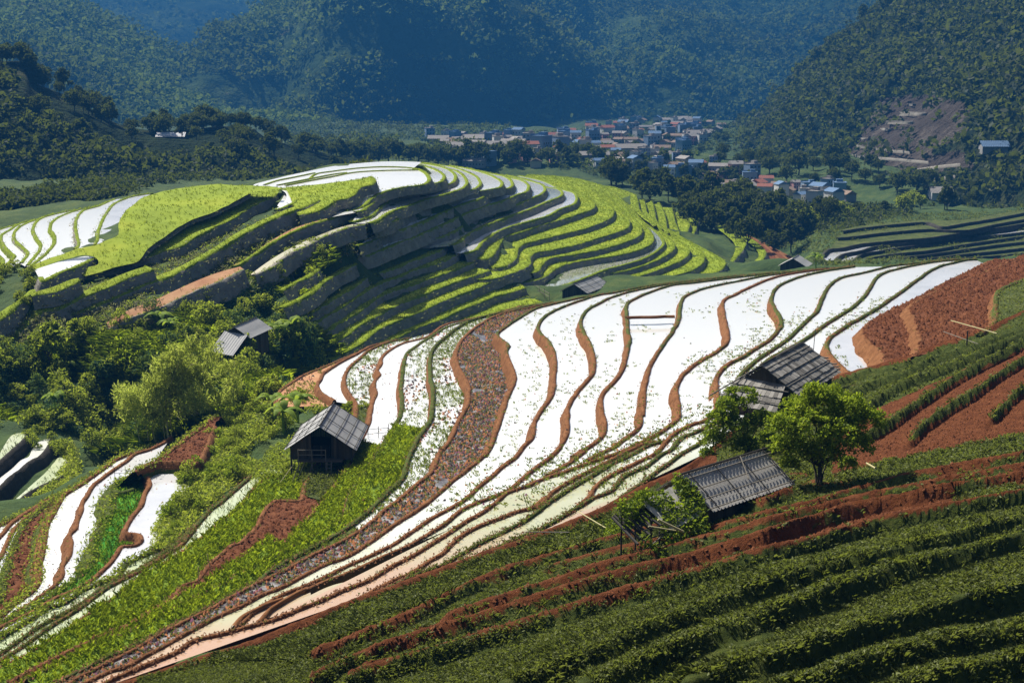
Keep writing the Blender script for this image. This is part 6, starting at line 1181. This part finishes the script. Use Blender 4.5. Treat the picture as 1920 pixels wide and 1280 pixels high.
# ------------------------------------------------------------------ the town in the valley
TW = {}
for nm, a, b in (('white', (.42, .42, .40), (.62, .62, .60)), ('blue', (.15, .21, .30), (.24, .32, .42)), ('cream', (.40, .34, .24), (.55, .48, .36)), ('pink', (.42, .22, .22), (.55, .32, .30)), ('grey', (.20, .20, .20), (.34, .34, .33))): boardmat('town_' + nm, a, b, 0.3)
for nm, a, b in (('red', (.20, .08, .06), (.30, .13, .10)), ('grey', (.18, .17, .16), (.32, .30, .28)), ('brown', (.17, .12, .09), (.28, .21, .16)), ('blue', (.08, .14, .24), (.15, .23, .35))): boardmat('tile_' + nm, a, b, 0.5)
simple('glass_dark', [(0.3, (0.02, 0.025, 0.03)), (0.7, (0.05, 0.06, 0.07))], 0.5, 0.2)
def house(wall, tile, L, W, H, flat, label):
    r = empty('town_house', (0, 0, -900), 0, label, 'house', 'houses of the valley town')
    mb = MB(); mb.box((0, 0, H / 2 - 1), (L, W, H + 2)); mb.build('wall', MAT['town_' + wall], r)
    mb = MB()
    if flat: mb.box((0, 0, H + 0.15), (L + 0.5, W + 0.5, 0.3)); mb.box((0, W / 2, H + 0.7), (L, 0.2, 0.9)); mb.box((L * .2, 0, H + 1.3), (L * .35, W * .5, 2.0))
    else:
        o = 0.6; h = W * 0.26; A = [(-L / 2 - o, -W / 2 - o, H - .2), (L / 2 + o, -W / 2 - o, H - .2), (L / 2 + o, W / 2 + o, H - .2), (-L / 2 - o, W / 2 + o, H - .2), (-L / 2 - o, 0, H + h), (L / 2 + o, 0, H + h)]
        mb.add(A, [(0, 1, 5, 4), (2, 3, 4, 5), (1, 2, 5), (3, 0, 4), (3, 2, 1, 0)])
    mb.build('roof', MAT['tile_' + tile], r)
    for f in range(max(1, int(H / 3.3))):
        n = max(2, int(L / 3))
        for i in range(n):
            mb = MB(); mb.box(((i + .5) / n * L - L / 2, -W / 2, 1.6 + 3.2 * f), (1.2, 0.12, 1.4)); mb.build('window', MAT['glass_dark'], r)
    return r
HP = []
for wall, tile, L, W, H, flat in (('white', 'red', 11, 8, 6.5, 0), ('blue', 'grey', 9, 8, 10, 1), ('cream', 'brown', 13, 8, 4, 0), ('pink', 'grey', 9, 8, 7, 0), ('grey', 'grey', 22, 10, 5, 0), ('white', 'blue', 10, 8, 8, 0), ('blue', 'blue', 12, 9, 9.5, 1), ('grey', 'brown', 10, 8, 4.5, 0), ('white', 'grey', 8, 7, 9, 1), ('cream', 'grey', 16, 9, 4.5, 0)):
    lab = f"{'tall' if H > 8 else 'long low' if L > 14 else 'two storey' if H > 6 else 'low'} {wall} walled house with a {'flat ' if flat else ''}{tile} {'slab roof' if flat else 'pitched roof'} in the hazy valley town"
    HP.append(house(wall, tile, L, W, H, flat, lab))
zones = [("1030 262,1110 245,1190 228,1270 215,1340 218,1370 232,1330 262,1290 285,1240 300,1150 305,1080 300", 130, (900, 2000)), ("1090 285,1180 290,1260 300,1340 310,1420 335,1470 360,1480 385,1420 378,1350 352,1270 335,1180 322,1110 318", 100, (500, 1300)),
         ("1450 352,1520 352,1570 362,1600 385,1560 395,1490 388", 14, (420, 900)), ("800 255,1000 258,1060 290,1040 308,960 318,880 310", 60, (600, 1900)), ("1240 205,1340 205,1360 225,1260 230", 8, (900, 2300))]
placed = []
for txt, n, (d0, d1) in zones:
    q = poly_px(txt, n * 4, rg); S = ray_ground(q[:, 0], q[:, 1], d0, d1, 80); c = 0
    for P in S:
        if not np.isfinite(P).all() or c >= n: continue
        if any((P[0] - o[0]) ** 2 + (P[1] - o[1]) ** 2 < 48 for o in placed): continue
        placed.append(P); c += 1; s = rg.uniform(0.5, 0.85) * (0.75 if P[1] < 700 else 0.95); place(HP[int(rg.integers(len(HP)))] if len(placed) > len(HP) else HP[len(placed) - 1], USED_H if 'USED_H' in globals() else globals().setdefault('USED_H', {}), P, s, rg.normal(0.15, 0.45) + (1.57 if rg.random() < 0.2 else 0))
print('houses', len(placed))
q = poly_px("1030 262,1110 245,1190 228,1340 218,1420 335,1480 385,1350 352,1180 322,1080 310", 60); S = ray_ground(q[:, 0], q[:, 1], 500, 1800, 80)
scatter(protos('forest_tree', [K1, K3], ['leaf_forest'], 'garden tree between the houses of the valley town', 'tree', 'trees between the town houses'), S, 0.7, 1.2)

for (u, v, L, W, tile, lab) in ((1862, 286, 11, 6, 'blue', 'long blue roofed shed among the trees of the right hill'), (1762, 372, 9, 7, 'grey', 'small pale block house above the dim right terraces')):
    P = on_hill(HILL['right'], [u], [v])[0] if v < 300 else ray_ground(u, v, 250, 700)[0]
    if not np.isfinite(P).all(): continue
    r = empty('shed', P, 0.0, lab, 'shed'); mb = MB(); mb.box((0, 0, 1.2), (L - 1, W - 1, 3.6)); mb.build('wall', MAT['town_grey' if tile == 'blue' else 'town_white'], r)
    mb = MB(); slope_sheet(mb, (-L / 2, 0, 4.6), (L / 2, 0, 4.6), (L / 2, -W / 2 - .5, 2.4), (-L / 2, -W / 2 - .5, 2.4), 16, 0.05); slope_sheet(mb, (-L / 2, 0, 4.6), (L / 2, 0, 4.6), (L / 2, W / 2 + .5, 2.6), (-L / 2, W / 2 + .5, 2.6), 16, 0.05); mb.build('roof', MAT['tile_' + tile], r)
# ------------------------------------------------------------------ the air of the valley
def haze(x0, x1, y0, y1, z0, z1, density, col):
    m, nt, out = newmat('haze'); v = N(nt, 'ShaderNodeVolumePrincipled')
    v.inputs['Density'].default_value = density; v.inputs['Color'].default_value = (*col, 1); v.inputs['Anisotropy'].default_value = 0.0
    nt.links.new(v.outputs[0], out.inputs['Volume']); m.cycles.homogeneous_volume = True if hasattr(m.cycles, 'homogeneous_volume') else None
    b = MB(); b.box(((x0 + x1) / 2, (y0 + y1) / 2, (z0 + z1) / 2), (x1 - x0, y1 - y0, z1 - z0))
    b.build('haze', m)['kind'] = 'stuff'
haze(-6100, 6100, -6100, 6100, HAZE_BOT, HAZE_TOP, HAZE_D, HAZE_C)
# ------------------------------------------------------------------ camera, sun, sky
cam = bpy.data.cameras.new('camera'); cam.sensor_width = 36; cam.lens = 36 * FPX / 1920; cam.clip_end = 20000; cam.clip_start = 0.5
co = bpy.data.objects.new('camera', cam); COL.objects.link(co); co.rotation_euler = (math.pi / 2 - PITCH, 0, 0); SC.camera = co
SUN_AZ, SUN_EL = -42.0, 50.0            # degrees left of the view, above the horizon
w = bpy.data.worlds.new('World'); SC.world = w; w.use_nodes = True; nt = w.node_tree
for n in list(nt.nodes): nt.nodes.remove(n)
sky = nt.nodes.new('ShaderNodeTexSky'); sky.sky_type = 'NISHITA'; sky.sun_disc = False
sky.sun_elevation = R(SUN_EL); sky.sun_rotation = R(SUN_AZ); sky.dust_density = 4.0; sky.air_density = 1.0; sky.ozone_density = 1.0
bg = nt.nodes.new('ShaderNodeBackground'); bg.inputs['Strength'].default_value = SKY_STR
wo = nt.nodes.new('ShaderNodeOutputWorld'); nt.links.new(sky.outputs[0], bg.inputs[0]); nt.links.new(bg.outputs[0], wo.inputs[0])
sl = bpy.data.lights.new('sun', 'SUN'); sl.energy = SUN_STR; sl.angle = R(0.5); sl.color = (1.0, 0.95, 0.86)
so = bpy.data.objects.new('sun', sl); COL.objects.link(so)
dv = Vector((math.sin(R(SUN_AZ)) * math.cos(R(SUN_EL)), math.cos(R(SUN_AZ)) * math.cos(R(SUN_EL)), math.sin(R(SUN_EL))))
so.rotation_euler = dv.to_track_quat('Z', 'Y').to_euler(); so.location = (-200, 200, 300)
SC.view_settings.view_transform = 'Standard'; SC.view_settings.look = 'None'; SC.view_settings.gamma = 1.0; SC.view_settings.exposure = EXPO
SC.render.engine = 'CYCLES'; SC.cycles.max_bounces = 6; SC.cycles.diffuse_bounces = 2; SC.cycles.glossy_bounces = 2; SC.cycles.transmission_bounces = 3
SC.cycles.transparent_max_bounces = 8; SC.cycles.volume_bounces = 0; SC.cycles.caustics_reflective = False; SC.cycles.caustics_refractive = False
SC.cycles.use_denoising = True
